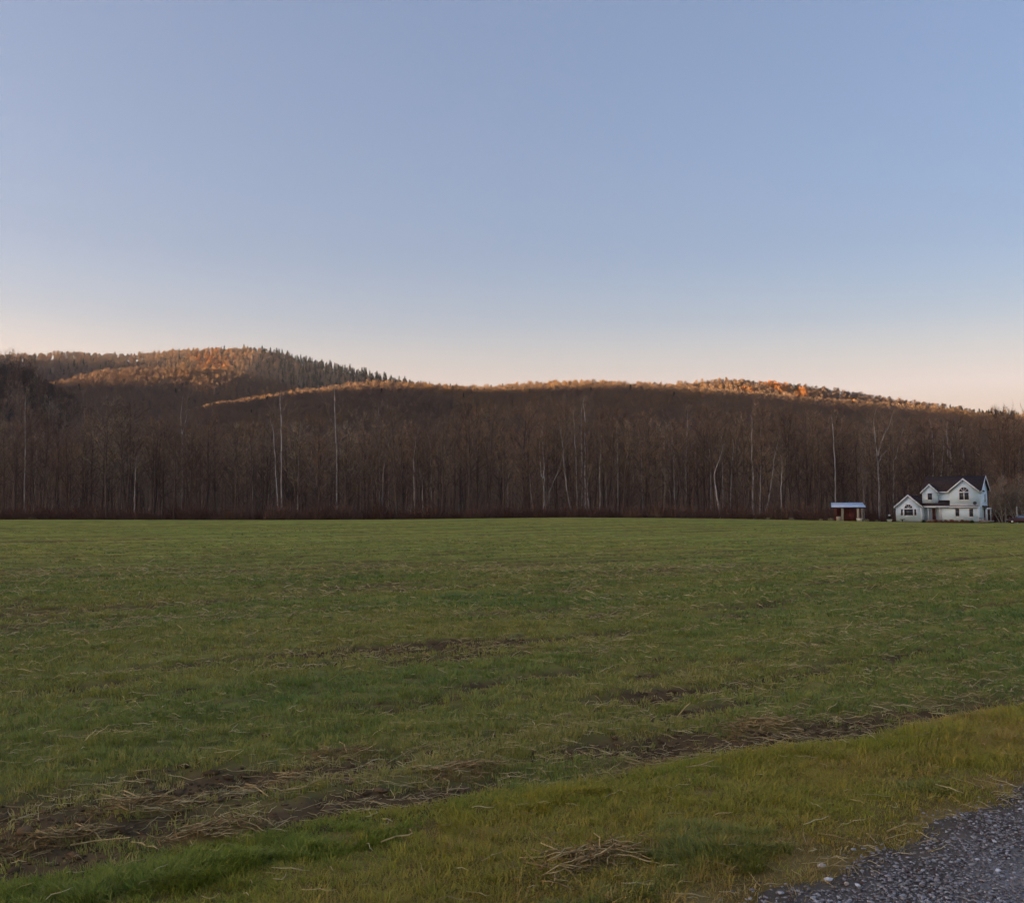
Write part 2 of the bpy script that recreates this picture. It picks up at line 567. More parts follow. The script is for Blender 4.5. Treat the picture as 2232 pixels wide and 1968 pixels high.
TH = 13.0       # a canopy stands about this far above the crest line
hill_far = Hill([(-900, 760), (-500, 730), (-200, 712), (0, 704), (60, 706), (130, 703), (260, 708), (340, 698), (430, 692), (520, 693), (600, 711), (700, 735), (800, 757),
                 (870, 768), (1000, 790), (1200, 840), (1500, 930), (1900, 1000)], 1700, 1200, TH, 101, power=1.15)
hill_spur = Hill([(-500, 800), (-200, 790), (60, 775), (130, 755), (200, 740), (280, 733), (360, 731), (450, 737), (520, 750), (600, 775), (700, 815), (900, 900), (1200, 1000)],
                 1300, 950, TH, 111, power=1.15)
hill_mid = Hill([(-300, 960), (0, 930), (250, 880), (360, 835), (440, 803), (520, 792), (620, 776), (720, 764), (840, 765), (950, 771), (1000, 767), (1100, 761), (1200, 759),
                 (1300, 762), (1400, 776), (1500, 787), (1600, 793), (1700, 800), (1850, 814), (2044, 833), (2300, 860), (2700, 900)], 1000, 560, TH, 121, power=1.12)
hill_right = Hill([(900, 900), (1100, 830), (1250, 780), (1350, 763), (1450, 757), (1560, 764), (1700, 781), (1800, 795), (1900, 806), (2044, 820), (2300, 845), (2700, 880), (3300, 930)],
                  1180, 1000, TH, 131, power=1.15)
hill_near = Hill([(-1500, 600), (-900, 640), (-400, 680), (-100, 705), (0, 722), (40, 738), (80, 762), (110, 790), (160, 835), (240, 890), (400, 980)], 560, 330, TH, 141, power=1.15)
HILLS = [hill_far, hill_spur, hill_mid, hill_right, hill_near]
for h in HILLS: h.build()


# unseen ridge to the west, its crest shaped to lay evening shade on the valley
def build_shade_ridge():
    s = np.array((math.sin(SUN_AZ), math.cos(SUN_AZ)))          # horizontal direction to the sun
    pvec = np.array((-s[1], s[0]))                               # along the ridge
    if pvec[1] < 0: pvec = -pvec
    te = math.tan(SUN_EL)
    D = 2600.0
    # (x, y, height of the shadow edge there)
    want = [(0, -3000, 120), (0, -800, 120), (0, 0, 110), (0, 500, 130), (-300, 560, 150), (300, 900, 120), (300, 1000, 114), (60, 1000, 84), (-180, 972, 62), (-180, 1010, 38), (-180, 1018, 40), (500, 1150, 130), (300, 1180, 112),
            (-330, 1300, 158), (-480, 1300, 162), (-300, 1700, 240), (-420, 1700, 235), (-600, 1700, 240), (0, 3400, 240), (0, 5200, 200)]
    pp = []; hh = []
    for x, y, z in want:
        q = x * s[0] + y * s[1]
        pp.append(x * pvec[0] + y * pvec[1]); hh.append(z + (D - q) * te)
    o = np.argsort(pp); pp = np.array(pp)[o]; hh = np.array(hh)[o]
    P, Q = np.meshgrid(np.linspace(pp[0], pp[-1], 160), np.linspace(-1, 1, 31))
    H = np.interp(P, pp, hh) + 10 * (fbm(P / 130, P * 0, 151, 3) - 0.5)
    Z = H * (1 - np.abs(Q) ** 1.5) - 3
    d = D + Q * 900
    X = s[0] * d + pvec[0] * P; Yy = s[1] * d + pvec[1] * P
    v = np.stack([X, Yy, Z], -1).reshape(-1, 3)
    ny, nx = P.shape
    i = np.arange(ny - 1)[:, None] * nx; j = np.arange(nx - 1)[None, :]
    q = np.stack([i + j, i + j + 1, i + nx + j + 1, i + nx + j], -1).reshape(-1, 4)
    return structure(link('hill', mesh_from('hill', v, quads=q, mat=M['hill'], smooth=True)))


build_shade_ridge()

# ------------------------------------------------------------------ trees
def twig_mat(name, stops):
    m, nt, b = mat_base(name, 1.0, 0.0)
    nt.links.new(ramp(nt, attr(nt, 'tint', True), stops), b.inputs['Base Color'])
    return m


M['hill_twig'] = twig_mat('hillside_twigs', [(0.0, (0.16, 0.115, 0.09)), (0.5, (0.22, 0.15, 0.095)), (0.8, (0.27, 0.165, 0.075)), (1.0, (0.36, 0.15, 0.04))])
M['needle'] = twig_mat('conifer_needles', [(0.0, (0.022, 0.030, 0.016)), (1.0, (0.055, 0.060, 0.026))])


def hill_tree_mesh(seed):
    r_ = np.random.default_rng(seed)
    g = Geo()
    H, R = 17.0, 4.6
    g.tube([(0, 0, -1), (0.2, 0, 6), (0, 0.2, 13)], [0.28, 0.2, 0.08], 4)
    n = 520
    th = r_.uniform(0, 2 * math.pi, n); ph = r_.uniform(0, 1, n)
    rad = R * np.sqrt(r_.uniform(0.05, 1, n)) * np.sqrt(np.clip(1 - (2 * ph - 0.85) ** 2 * 0.75, 0.05, 1)) * (0.75 + 0.35 * np.sin(th * 3 + seed) + 0.25 * np.sin(th * 5 + ph * 9))
    b = np.stack([rad * np.cos(th), rad * np.sin(th), 6 + ph * (H - 8.5)], -1)
    d = np.stack([np.cos(th) * 0.5, np.sin(th) * 0.5, np.full(n, 0.9)], -1) + r_.normal(size=(n, 3)) * 0.3
    g.slivers(b, d, r_.uniform(1.2, 3.2, n), r_.uniform(0.11, 0.28, n))
    return g.mesh('hill_tree', M['hill_twig'])


def conifer_mesh(seed, H=17.0, R=3.2, mat='needle', n=330):
    r_ = np.random.default_rng(seed)
    g = Geo()
    g.tube([(0, 0, -1), (0, 0, H * 0.5), (0, 0, H)], [0.3, 0.2, 0.03], 4)
    k = r_.uniform(0, 1, n) ** 0.8
    z = 2.0 + k * (H - 2.2)
    th = r_.uniform(0, 2 * math.pi, n)
    ln = R * (1 - k) * r_.uniform(0.65, 1.15, n) + 0.45
    b = np.stack([0.1 * np.cos(th), 0.1 * np.sin(th), z], -1)
    d = np.stack([np.cos(th), np.sin(th), r_.uniform(-0.35, 0.15, n)], -1)
    # broad sprays: base narrow, so flip the sliver (wide end out)
    tipp = b + d / np.linalg.norm(d, axis=1)[:, None] * ln[:, None]
    g.slivers(tipp, b - tipp, ln, r_.uniform(0.5, 1.1, n))
    g.slivers(tipp, np.stack([np.cos(th), np.sin(th), -0.6 + 0 * z], -1), 0.5, 0.5)
    return g.mesh('conifer', M[mat])


hill_protos = [proto('hill_tree_form', hill_tree_mesh(300 + k)) for k in range(4)] + [proto('conifer_form', conifer_mesh(320 + k)) for k in range(2)]


def visible_hill_points(h, spacing, zmin_ratio, behind=70):
    nx = int((h.x1 - h.x0) / spacing); ny = int((h.ridge + behind - h.foot) / spacing)
    gx, gy = np.meshgrid(np.arange(nx), np.arange(ny))
    x = h.x0 + (gx.ravel() + rng.uniform(0, 1, gx.size)) * spacing
    y = h.foot + (gy.ravel() + rng.uniform(0, 1, gy.size)) * spacing
    keep = np.abs(x) < y * 0.60 + 25
    x, y = x[keep], y[keep]
    z = h.z(x, y)
    keep = (z > -0.5) & ((z + 18) / y > zmin_ratio)
    x, y, z = x[keep], y[keep], z[keep]
    for o in HILLS:
        if o is h: continue
        inside = (x > o.x0) & (x < o.x1) & (y > o.foot) & (y < o.ridge + (o.ridge - o.foot) * 0.9)
        k = ~(inside & (o.z(x, y) > z + 1))
        x, y, z = x[k], y[k], z[k]
    return x, y, z


def forest(h, label, spacing, zmin, conifer_fn, rust_fn, ground_fn=None):
    x, y, z = visible_hill_points(h, spacing, zmin)
    n = len(x)
    px = (x / y * F + PW / 2) / D2S                     # only used to say where along the ridge a stand grows
    con = rng.uniform(0, 1, n) < conifer_fn(px, x, y, z)
    idx = np.where(con, rng.integers(4, 6, n), rng.integers(0, 4, n))
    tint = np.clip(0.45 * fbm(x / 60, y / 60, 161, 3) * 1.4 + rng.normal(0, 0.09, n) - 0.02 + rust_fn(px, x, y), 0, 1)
    tint = np.where(con, rng.uniform(0, 1, n), tint)
    s = rng.uniform(0.86, 1.04, n) * np.where(con, rng.uniform(0.6, 1.0, n), 1)
    sc = np.stack([s * rng.uniform(0.5, 0.95, n), s * rng.uniform(0.5, 0.95, n), s * rng.uniform(0.85, 1.05, n)], -1)
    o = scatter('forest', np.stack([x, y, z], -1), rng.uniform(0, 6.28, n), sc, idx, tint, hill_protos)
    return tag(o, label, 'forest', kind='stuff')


def near_ridge(h, x, y):
    return sstep(h.ridge - 120, h.ridge - 10, y)


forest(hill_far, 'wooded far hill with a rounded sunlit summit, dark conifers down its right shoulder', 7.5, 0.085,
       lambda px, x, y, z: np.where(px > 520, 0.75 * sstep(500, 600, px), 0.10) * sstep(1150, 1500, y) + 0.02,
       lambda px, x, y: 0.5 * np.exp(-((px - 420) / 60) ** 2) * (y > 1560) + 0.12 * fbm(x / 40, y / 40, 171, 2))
forest(hill_spur, 'bare brown woods on the low spur in front of the far left hill', 6.5, 0.085,
       lambda px, x, y, z: 0.015 + 0 * px, lambda px, x, y: 0.18 + 0 * px)
forest(hill_mid, 'bare brown woods covering the long middle hillside behind the field', 5.6, 0.055,
       lambda px, x, y, z: 0.01 + 0.10 * near_ridge(hill_mid, x, y) * sstep(0.5, 0.7, fbm(x / 50, y / 50, 172, 2)), lambda px, x, y: 0.14 + 0 * px)
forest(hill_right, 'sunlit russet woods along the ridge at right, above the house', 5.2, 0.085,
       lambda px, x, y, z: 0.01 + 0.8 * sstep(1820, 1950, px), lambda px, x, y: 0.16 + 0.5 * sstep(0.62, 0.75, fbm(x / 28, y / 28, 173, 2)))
forest(hill_near, 'dark shaded woods on the near hill at the far left', 6.5, 0.07,
       lambda px, x, y, z: 0.02 + 0.05 * near_ridge(hill_near, x, y), lambda px, x, y: -0.1 + 0 * px)

# ------------------------------------------------------------------ bare trees of the wood edge
def bark_mat(name, lo, hi, scale=1.2):
    m, nt, b = mat_base(name, 1.0, 0.0)
    f = noise_node(nt, scale, 6, mapping={'scale': (3, 3, 0.5)})
    nt.links.new(ramp(nt, f, [(0.35, lo), (0.65, hi)]), b.inputs['Base Color'])
    return m


def wood_twig_mat(name, stops, scale=0.4):
    m, nt, b = mat_base(name, 1.0, 0.0)
    oi = N(nt, 'ShaderNodeObjectInfo')
    c = ramp(nt, oi.outputs['Random'], stops)
    f = ramp(nt, noise_node(nt, scale, 4), [(0.35, (0.78, 0.78, 0.78)), (0.65, (1.18, 1.18, 1.18))])
    nt.links.new(mixc(nt, 1.0, c, f, 'MULTIPLY'), b.inputs['Base Color'])
    return m


M['bark'] = bark_mat('dark_bark', (0.09, 0.06, 0.046), (0.19, 0.13, 0.098))
M['twig'] = wood_twig_mat('bare_twigs', [(0.0, (0.15, 0.095, 0.066)), (0.3, (0.32, 0.195, 0.13)), (0.6, (0.29, 0.20, 0.135)), (0.85, (0.39, 0.255, 0.16)), (1.0, (0.44, 0.33, 0.22))])
M['twig_grey'] = bark_mat('grey_twigs', (0.24, 0.17, 0.12), (0.36, 0.26, 0.185), 0.4)
M['pale_bark'] = bark_mat('pale_bark', (0.27, 0.22, 0.185), (0.78, 0.70, 0.62), 0.8)
M['grey_bark'] = bark_mat('grey_bark', (0.20, 0.165, 0.135), (0.60, 0.53, 0.45), 0.8)


def limb(r_, p, d, L, nseg, up=0.12, wob=0.12):
    pts = [np.array(p, float)]; d = np.array(d, float)
    for k in range(nseg):
        d = d + r_.normal(size=3) * wob + np.array((0, 0, up)); d /= np.linalg.norm(d)
        pts.append(pts[-1] + d * L / nseg)
    return np.array(pts)


def branches(r_, gt, gw, trunk_pts, trunk_rad, H, lo=0.35, nl=15, spread=1.0, twigs=9, tw=0.05, limb_scale=0.34):
    """limbs and secondary branches into gt, twigs into gw"""
    cum = trunk_pts[:, 2]
    bases = []; dirs = []; lens = []; wid = []
    for k in range(nl):
        f = lo + (0.97 - lo) * (k + r_.uniform(0, 1)) / nl
        z = cum[0] + f * (cum[-1] - cum[0])
        p = np.array([np.interp(z, cum, trunk_pts[:, c]) for c in range(3)])
        rr = np.interp(z, cum, trunk_rad)
        a = k * 2.4 + r_.uniform(-0.5, 0.5)
        L = H * limb_scale * (1.1 - 0.75 * (f - lo) / (1 - lo)) * r_.uniform(0.7, 1.2) * spread
        el = r_.uniform(0.55, 1.3)
        lp = limb(r_, p, (math.cos(a), math.sin(a), el), L, 4)
        gt.tube(lp, np.linspace(rr * 0.45, 0.025, 5), 3, False)
        for q in range(5):
            t = r_.uniform(0.25, 1.0) * 4
            i = min(int(t), 3); b0 = lp[i] + (lp[i + 1] - lp[i]) * (t - i)
            d0 = lp[i + 1] - lp[i]; d0 = d0 / np.linalg.norm(d0) + r_.normal(size=3) * 0.55
            sp = limb(r_, b0, d0, L * r_.uniform(0.3, 0.55), 2, 0.15)
            gt.tube(sp, [0.035, 0.025, 0.012], 3, False)
            for w in range(twigs):
                t2 = r_.uniform(0.1, 2.0); i2 = min(int(t2), 1)
                bb = sp[i2] + (sp[i2 + 1] - sp[i2]) * (t2 - i2)
                bases.append(bb); dirs.append((sp[i2 + 1] - sp[i2]) / np.linalg.norm(sp[i2 + 1] - sp[i2]) + r_.normal(size=3) * 0.7 + np.array((0, 0, 0.25)))
                lens.append(r_.uniform(0.6, 1.7)); wid.append(tw * r_.uniform(0.6, 1.5))
    gw.slivers(np.array(bases), np.array(dirs), np.array(lens), np.array(wid))


def bare_tree(seed, H, r0, lo=0.3, nl=16, twigs=9, spread=1.0, tw=0.055):
    r_ = np.random.default_rng(seed)
    gt, gw = Geo(), Geo()
    k = 9
    z = np.linspace(-0.4, H, k)
    lean = r_.normal(size=2) * 0.02
    tp = np.stack([lean[0] * z + np.cumsum(r_.normal(0, 0.10, k)), lean[1] * z + np.cumsum(r_.normal(0, 0.10, k)), z], -1)
    tp[:, :2] -= tp[0, :2]
    tr = np.linspace(r0, 0.04, k)
    gt.tube(tp, tr, 6)
    branches(r_, gt, gw, tp, tr, H, lo, nl, spread, twigs, tw)
    return gt.mesh('trunk', M['bark']), gw.mesh('crown', M['twig'])


tree_forms = [bare_tree(400 + k, h, r, lo, nl, tg, sp) for k, (h, r, lo, nl, tg, sp) in enumerate([
    (21, 0.26, 0.28, 17, 10, 1.0), (23, 0.30, 0.35, 18, 10, 0.95), (18.5, 0.22, 0.22, 16, 11, 1.05), (20, 0.24, 0.18, 18, 10, 0.9),
    (16, 0.18, 0.12, 16, 11, 1.0), (22, 0.20, 0.42, 16, 11, 0.8), (13, 0.14, 0.06, 16, 10, 1.1)])]


def plant_tree(kind, x, y, s, rz, label, group, tw=None):
    root = link('bare_tree', None, loc=(x, y, float(gz(x, y, False))), rz=rz)
    root.scale = (s, s, s)
    t, c = tree_forms[kind]
    link('trunk', t, root); link('crown', c, root)
    return tag(root, label, 'tree', group)


def wood_ground(x, y):
    return float(gz(x, y, False))


HOUSE_KEEP = lambda x, y: (66 < x < 95 and y < 200) or (55 < x < 70 and y < 193)
tr_rng = random.Random(5)
row_y = [194.5, 199, 205, 213, 222, 233]
count = 0
for ri, ry in enumerate(row_y):
    n = 44 if ri < 4 else 40
    half = ry * 0.5206 + 14
    for k in range(n):
        x = -half + 2 * half * (k + tr_rng.uniform(0.1, 0.9)) / n
        y = ry + tr_rng.uniform(-2.2, 3.2)
        if HOUSE_KEEP(x, y): y = 202 + tr_rng.uniform(0, 5)
        kind = tr_rng.choice([0, 1, 2, 3, 4, 5, 6] if ri < 2 else [0, 1, 2, 3, 5])
        s = tr_rng.uniform(0.82, 1.06) * (0.95 + 0.02 * ri)
        if kind == 6 and ri == 0: s *= 0.8
        zone = sum(x / y > q for q in (-0.36, -0.19, 0.0, 0.15, 0.30, 0.38))
        where = ('at the far left end of the wood', 'left of the bright trio of pale trunks', 'between the bright trio and the lone pale trunk', 'around the clustered pale trunks in mid wood',
                 'left of the shed', 'behind the shed and the big Y trunk', 'behind the house and car')[zone]
        front = 'front-row' if ri < 2 else 'further-back'
        plant_tree(kind, x, y, s, tr_rng.uniform(0, 6.28), f'bare dark brown {front} tree {where}', f'{front} dark trees {where}')
        count += 1

# the mass of the wood behind them, up to the foot of the hills
wood_protos = []
for k in (0, 1, 2, 3):
    g = Geo()
    for me_ in tree_forms[k]:
        co = np.empty(len(me_.vertices) * 3, dtype=np.float32); me_.vertices.foreach_get('co', co)
        ls = np.empty(len(me_.polygons), dtype=np.int32); me_.polygons.foreach_get('loop_total', ls)
        li = np.empty(len(me_.loops), dtype=np.int32); me_.loops.foreach_get('vertex_index', li)
        st = np.empty(len(me_.polygons), dtype=np.int32); me_.polygons.foreach_get('loop_start', st)
        t_ = st[ls == 3]; q_ = st[ls == 4]
        g.add(co.reshape(-1, 3), tris=li[t_[:, None] + np.arange(3)] if len(t_) else (), quads=li[q_[:, None] + np.arange(4)] if len(q_) else ())
    wood_protos.append(proto('wood_tree_form', g.mesh('wood_tree', M['twig'])))


def deep_wood():
    gx, gy = np.meshgrid(np.arange(-60, 60), np.arange(0, 48))
    x = gx.ravel() * 7.0 + rng.uniform(-3, 3, gx.size); y = 242 + gy.ravel() * 7.0 + rng.uniform(-3, 3, gx.size)
    k = np.abs(x) < y * 0.56 + 20
    x, y = x[k], y[k]
    z = np.full(len(x), 0.0)
    base = np.array([float(gz(a, b, False)) for a, b in zip(x, y)])
    z = np.where(y < 258, base, -0.5)
    for h in HILLS:
        inside = (x > h.x0) & (x < h.x1) & (y > h.foot)
        z = np.where(inside, np.maximum(z, h.z(x, y)), z)
    n = len(x)
    s = rng.uniform(0.8, 1.05, n)
    o = scatter('forest', np.stack([x, y, z], -1), rng.uniform(0, 6.28, n), s, rng.integers(0, 4, n), rng.uniform(0, 1, n), wood_protos)
    tag(o, 'deep mass of bare brown woods between the wood edge and the hills', 'forest', kind='stuff')


deep_wood()

# ------------------------------------------------------------------ pale trunks one can tell apart
def Z3(zx, zy): return (zx / 2.725, 720 + zy / 2.725)
def Z4(zx, zy): return (740 + zx / 2.725, 780 + zy / 2.725)
def Z5(zx, zy): return (1480 + zx / 2.718, 780 + zy / 2.718)


def pale_tree(stems, depth, r0, label, mat='pale_bark', seed=0, top=0.0):
    """stems: polylines of photo points from the ground up; the first is the trunk, the others fork from it"""
    r_ = np.random.default_rng(900 + seed)
    gt, gw = Geo(), Geo()
    base = at(*stems[0][0], depth); bx = base.x
    bz = wood_ground(bx, depth)
    for si, st in enumerate(stems):
        P = np.array([tuple(at(px, py, depth)) for px, py in st])
        P[:, 0] -= bx; P[:, 1] = np.cumsum(r_.normal(0, 0.12, len(P))) * (1 if si == 0 else 1); P[:, 2] -= bz
        if si == 0:
            P[0, 1] = 0
            foot = np.array([P[0, 0], 0, -0.3])
            P = np.vstack([foot, P]) if P[0, 2] > 0.4 else np.vstack([foot, P[1:]])
            main = P
        else:
            j = np.argmin(np.linalg.norm(main - P[0], axis=1)); P[:, 1] += main[j, 1] - P[0, 1]
        # resample with slight irregularity
        tt = np.linspace(0, len(P) - 1, 4 * (len(P) - 1) + 1)
        Q = np.stack([np.interp(tt, np.arange(len(P)), P[:, c]) for c in range(3)], -1)
        Q[1:-1, :2] += r_.normal(0, 0.05, (len(Q) - 2, 2))
        rad = np.linspace(r0, r0 * 0.42, len(Q)) * (1.0 if si == 0 else 0.65)
        # thin on beyond the pale stretch
        endd = Q[-1] - Q[-3]; endd /= np.linalg.norm(endd)
        ext = limb(r_, Q[-1], endd, 4.5, 3, 0.1)
        Q2 = np.vstack([Q, ext[1:]]); rad2 = np.concatenate([rad, np.linspace(rad[-1] * 0.8, 0.02, 3)])
        gt.tube(Q2, rad2, 6)
        zq = Q2[:, 2]
        o_ = np.argsort(zq)
        branches(r_, gw, gw, Q2[o_], rad2[o_] * 0.4, max(6.0, (zq.max() - zq.min())), 0.6, 9 if si == 0 else 6, 0.75, 6, 0.04, 0.24)
    root = link('pale_tree', None, loc=(bx, depth, bz))
    link('trunk', gt.mesh('trunk', M[mat]), root); link('crown', gw.mesh('crown', M['twig_grey']), root)
    return tag(root, label, 'tree', 'pale trunks in the wood')


GY3, GY4, GY5 = 1125, 955, 950
PALE = [
    # near and behind the shed and house
    ([[Z5(245, GY5), Z5(228, 840), Z5(210, 740), Z5(208, 690), Z5(225, 640)]], 195.5, 0.17, 'pale leaning trunk kinked low, left of the bright short pole-like trunk', 'pale_bark'),
    ([[Z5(440, GY5), Z5(436, 800), Z5(432, 640), Z5(428, 470)]], 198, 0.20, 'bright straight pale trunk standing alone, tallest left of the shed', 'pale_bark'),
    ([[Z5(480, GY5), Z5(482, 800), Z5(486, 640), Z5(480, 520)]], 201, 0.16, 'thin pale trunk just right of the bright straight one', 'pale_bark'),
    ([[Z5(500, GY5), Z5(528, 850), Z5(552, 700), Z5(565, 590)]], 196.5, 0.17, 'greyish trunk leaning to the right, left of the bright short trunk', 'grey_bark'),
    ([[Z5(604, GY5), Z5(604, 830), Z5(606, 712)]], 194, 0.15, 'short bright upright trunk left of the shed, nearest to the field', 'pale_bark'),
    ([[Z5(305, GY5), Z5(306, 780), Z5(312, 640), Z5(322, 550)]], 202, 0.16, 'faint pale trunk with a bend at its top, two left of the bright one', 'grey_bark'),
    ([[Z5(346, GY5), Z5(347, 740), Z5(350, 580)]], 203, 0.14, 'thin grey trunk between the bent faint trunk and the bright straight one', 'grey_bark'),
    ([[Z5(928, GY5), Z5(926, 760), Z5(920, 600), Z5(912, 450)]], 199, 0.17, 'slim straight pale trunk rising right above the shed roof', 'pale_bark'),
    ([[Z5(1186, GY5), Z5(1184, 780), Z5(1180, 610), Z5(1170, 520), Z5(1160, 425)], [Z5(1181, 580), Z5(1200, 500), Z5(1228, 440), Z5(1246, 415)], [Z5(1184, 620), Z5(1200, 580), Z5(1222, 560)]], 200, 0.20,
     'forked grey trunk splitting into a wide Y between shed and house', 'grey_bark'),
    ([[Z5(1272, GY5), Z5(1272, 700), Z5(1268, 560), Z5(1266, 470)], [Z5(1280, 600), Z5(1300, 530), Z5(1312, 480)]], 204, 0.15, 'faint forked trunk between the big Y trunk and the house', 'grey_bark'),
    ([[Z5(1508, GY5), Z5(1507, 690), Z5(1500, 480)]], 207, 0.17, 'leftmost of the pale trunks rising above the house roof', 'pale_bark'),
    ([[Z5(1592, GY5), Z5(1592, 660), Z5(1590, 490)]], 206, 0.16, 'thin pale trunk above the house roof, left of its crooked neighbour', 'pale_bark'),
    ([[Z5(1622, GY5), Z5(1622, 680), Z5(1618, 600), Z5(1614, 545), Z5(1628, 480)]], 208, 0.18, 'crooked pale trunk above the middle of the house roof', 'pale_bark'),
    ([[Z5(1553, GY5), Z5(1553, 690), Z5(1556, 600)]], 205, 0.15, 'short bright trunk showing just above the house ridge', 'pale_bark'),
    ([[Z5(1688, GY5), Z5(1684, 580), Z5(1674, 505)]], 210, 0.15, 'rightmost pale trunk above the house roof', 'grey_bark'),
    ([[Z5(1094, GY5), Z5(1095, 850), Z5(1092, 795)]], 197, 0.12, 'short thin grey trunk just right of the shed roof', 'grey_bark'),
    ([[Z5(190, GY5), Z5(188, 640), Z5(182, 560)], [Z5(186, 610), Z5(168, 590), Z5(150, 570)]], 205, 0.14, 'grey trunk with a side branch, behind the kinked leaning trunk', 'grey_bark'),
    ([[Z5(262, GY5), Z5(258, 600), Z5(255, 540)]], 206, 0.13, 'faint grey trunk right of the kinked leaning trunk', 'grey_bark'),
    ([[Z5(45, GY5), Z5(40, 650), Z5(50, 395)]], 209, 0.15, 'tall faint grey trunk in the middle distance, right of the clustered pale trunks', 'grey_bark'),
    ([[Z5(2016, GY5), Z5(2015, 640), Z5(2012, 580)]], 203, 0.14, 'grey trunk above the parked car at the right edge', 'grey_bark'),
    # the cluster in the middle
    ([[Z4(1215, GY4), Z4(1214, 890), Z4(1216, 760), Z4(1212, 620), Z4(1208, 512)], [Z4(1208, 715), Z4(1196, 690), Z4(1194, 620), Z4(1190, 560)]], 196, 0.20, 'pale forked trunk of two close stems, left end of the middle cluster', 'pale_bark'),
    ([[Z4(1388, GY4), Z4(1366, 870), Z4(1348, 760), Z4(1332, 640), Z4(1325, 515)]], 197, 0.18, 'pale trunk leaning left in the middle cluster', 'grey_bark'),
    ([[Z4(1413, GY4), Z4(1411, 760), Z4(1403, 580), Z4(1396, 440)]], 199, 0.15, 'thin upright grey trunk right of the left-leaning one', 'grey_bark'),
    ([[Z4(1442, GY4), Z4(1440, 700), Z4(1438, 500), Z4(1436, 365)]], 203, 0.17, 'tall pale trunk, left of the close tall pair in the middle cluster', 'grey_bark'),
    ([[Z4(1458, GY4), Z4(1459, 560), Z4(1458, 355)]], 205, 0.18, 'tall pale trunk, right of the close tall pair in the middle cluster', 'pale_bark'),
    ([[Z4(1486, GY4), Z4(1478, 850), Z4(1470, 770)]], 195, 0.15, 'short pale leaning trunk at the foot of the middle cluster', 'pale_bark'),
    ([[Z4(1548, GY4), Z4(1547, 760), Z4(1546, 640), Z4(1554, 570)]], 198, 0.17, 'upright grey trunk bent at its top, right of the tall pair', 'grey_bark'),
    ([[Z4(1652, GY4), Z4(1652, 700), Z4(1650, 490)]], 200, 0.16, 'straight grey trunk, right end of the middle cluster', 'grey_bark'),
    ([[Z4(1150, GY4), Z4(1144, 880), Z4(1134, 780), Z4(1126, 650)]], 197, 0.13, 'thin trunk leaning left, just left of the forked two-stemmed trunk', 'grey_bark'),
    ([[Z4(1995, GY4), Z4(1990, 760), Z4(1984, 600), Z4(1972, 530)]], 203, 0.16, 'grey trunk curving left at its top, midway between cluster and shed', 'grey_bark'),
    ([[Z4(1240, GY4), Z4(1245, 800), Z4(1270, 740), Z4(1300, 670), Z4(1316, 620)]], 202, 0.12, 'slender slanting trunk crossing the gap in the middle cluster', 'grey_bark'),
    ([[Z4(1585, GY4), Z4(1584, 840), Z4(1582, 740)]], 199, 0.12, 'short thin trunk between the two grey trunks right of the tall pair', 'grey_bark'),
    ([[Z4(1798, GY4), Z4(1794, 560), Z4(1804, 500)]], 210, 0.13, 'faint distant trunk right of the middle cluster', 'grey_bark'),
    # the left half
    ([[Z4(446, GY4), Z4(444, 830), Z4(442, 690), Z4(438, 600)]], 196.5, 0.15, 'lone pale trunk left of the middle, bright along its lower half', 'pale_bark'),
    ([[Z4(252, GY4), Z4(256, 800), Z4(262, 680), Z4(272, 590)]], 200, 0.15, 'greenish grey trunk leaning right, left of the lone pale trunk', 'grey_bark'),
    ([[Z4(1000, GY4), Z4(999, 830), Z4(997, 740)]], 198, 0.12, 'short faint trunk midway between the lone pale trunk and the cluster', 'grey_bark'),
    ([[Z4(497, GY4), Z4(496, 900), Z4(492, 790)]], 195, 0.11, 'short dim trunk just right of the lone pale trunk', 'grey_bark'),
    ([[Z4(236, GY4), Z4(234, 580), Z4(228, 400)]], 207, 0.14, 'tall dim grey trunk behind the greenish leaning one', 'grey_bark'),
    ([[Z4(545, GY4), Z4(544, 700), Z4(540, 560)]], 206, 0.13, 'dim tall trunk behind the short dim one', 'grey_bark'),
    ([[Z3(1660, GY3), Z3(1650, 1040), Z3(1642, 850), Z3(1630, 660)]], 196, 0.17, 'pale trunk leaning slightly left, of the bright trio in the left half', 'pale_bark'),
    ([[Z3(1674, GY3), Z3(1672, 860), Z3(1672, 640), Z3(1668, 480)]], 199, 0.16, 'straight bright slim trunk, of the bright trio in the left half', 'pale_bark'),
    ([[Z3(1766, GY3), Z3(1768, 1000), Z3(1772, 800), Z3(1776, 670)]], 198, 0.21, 'broad grey-green trunk, right of the bright pair in the left half', 'grey_bark'),
    ([[Z3(2003, GY3), Z3(2002, 970), Z3(1998, 700), Z3(1988, 450)]], 200, 0.19, 'very tall pale trunk rising to the sunlit slope, left of centre', 'pale_bark'),
    ([[Z3(798, GY3), Z3(800, 1000), Z3(804, 880)]], 195, 0.13, 'pale trunk at the wood foot in the left third', 'pale_bark'),
    ([[Z3(150, GY3), Z3(150, 980), Z3(154, 700), Z3(152, 440)]], 199, 0.14, 'tall thin grey trunk near the left edge', 'grey_bark'),
    ([[Z3(1082, GY3), Z3(1082, 640), Z3(1075, 500)], [Z3(1082, 620), Z3(1096, 560), Z3(1104, 520)]], 212, 0.15, 'dim forked trunk high in the left third', 'grey_bark'),
    ([[Z3(1500, GY3), Z3(1500, 900), Z3(1498, 800)]], 201, 0.12, 'faint thin trunk left of the bright trio', 'grey_bark'),
]
for k, (stems, depth, r0, label, mat) in enumerate(PALE):
    pale_tree(stems, depth, r0 * 0.95, label, mat, k)

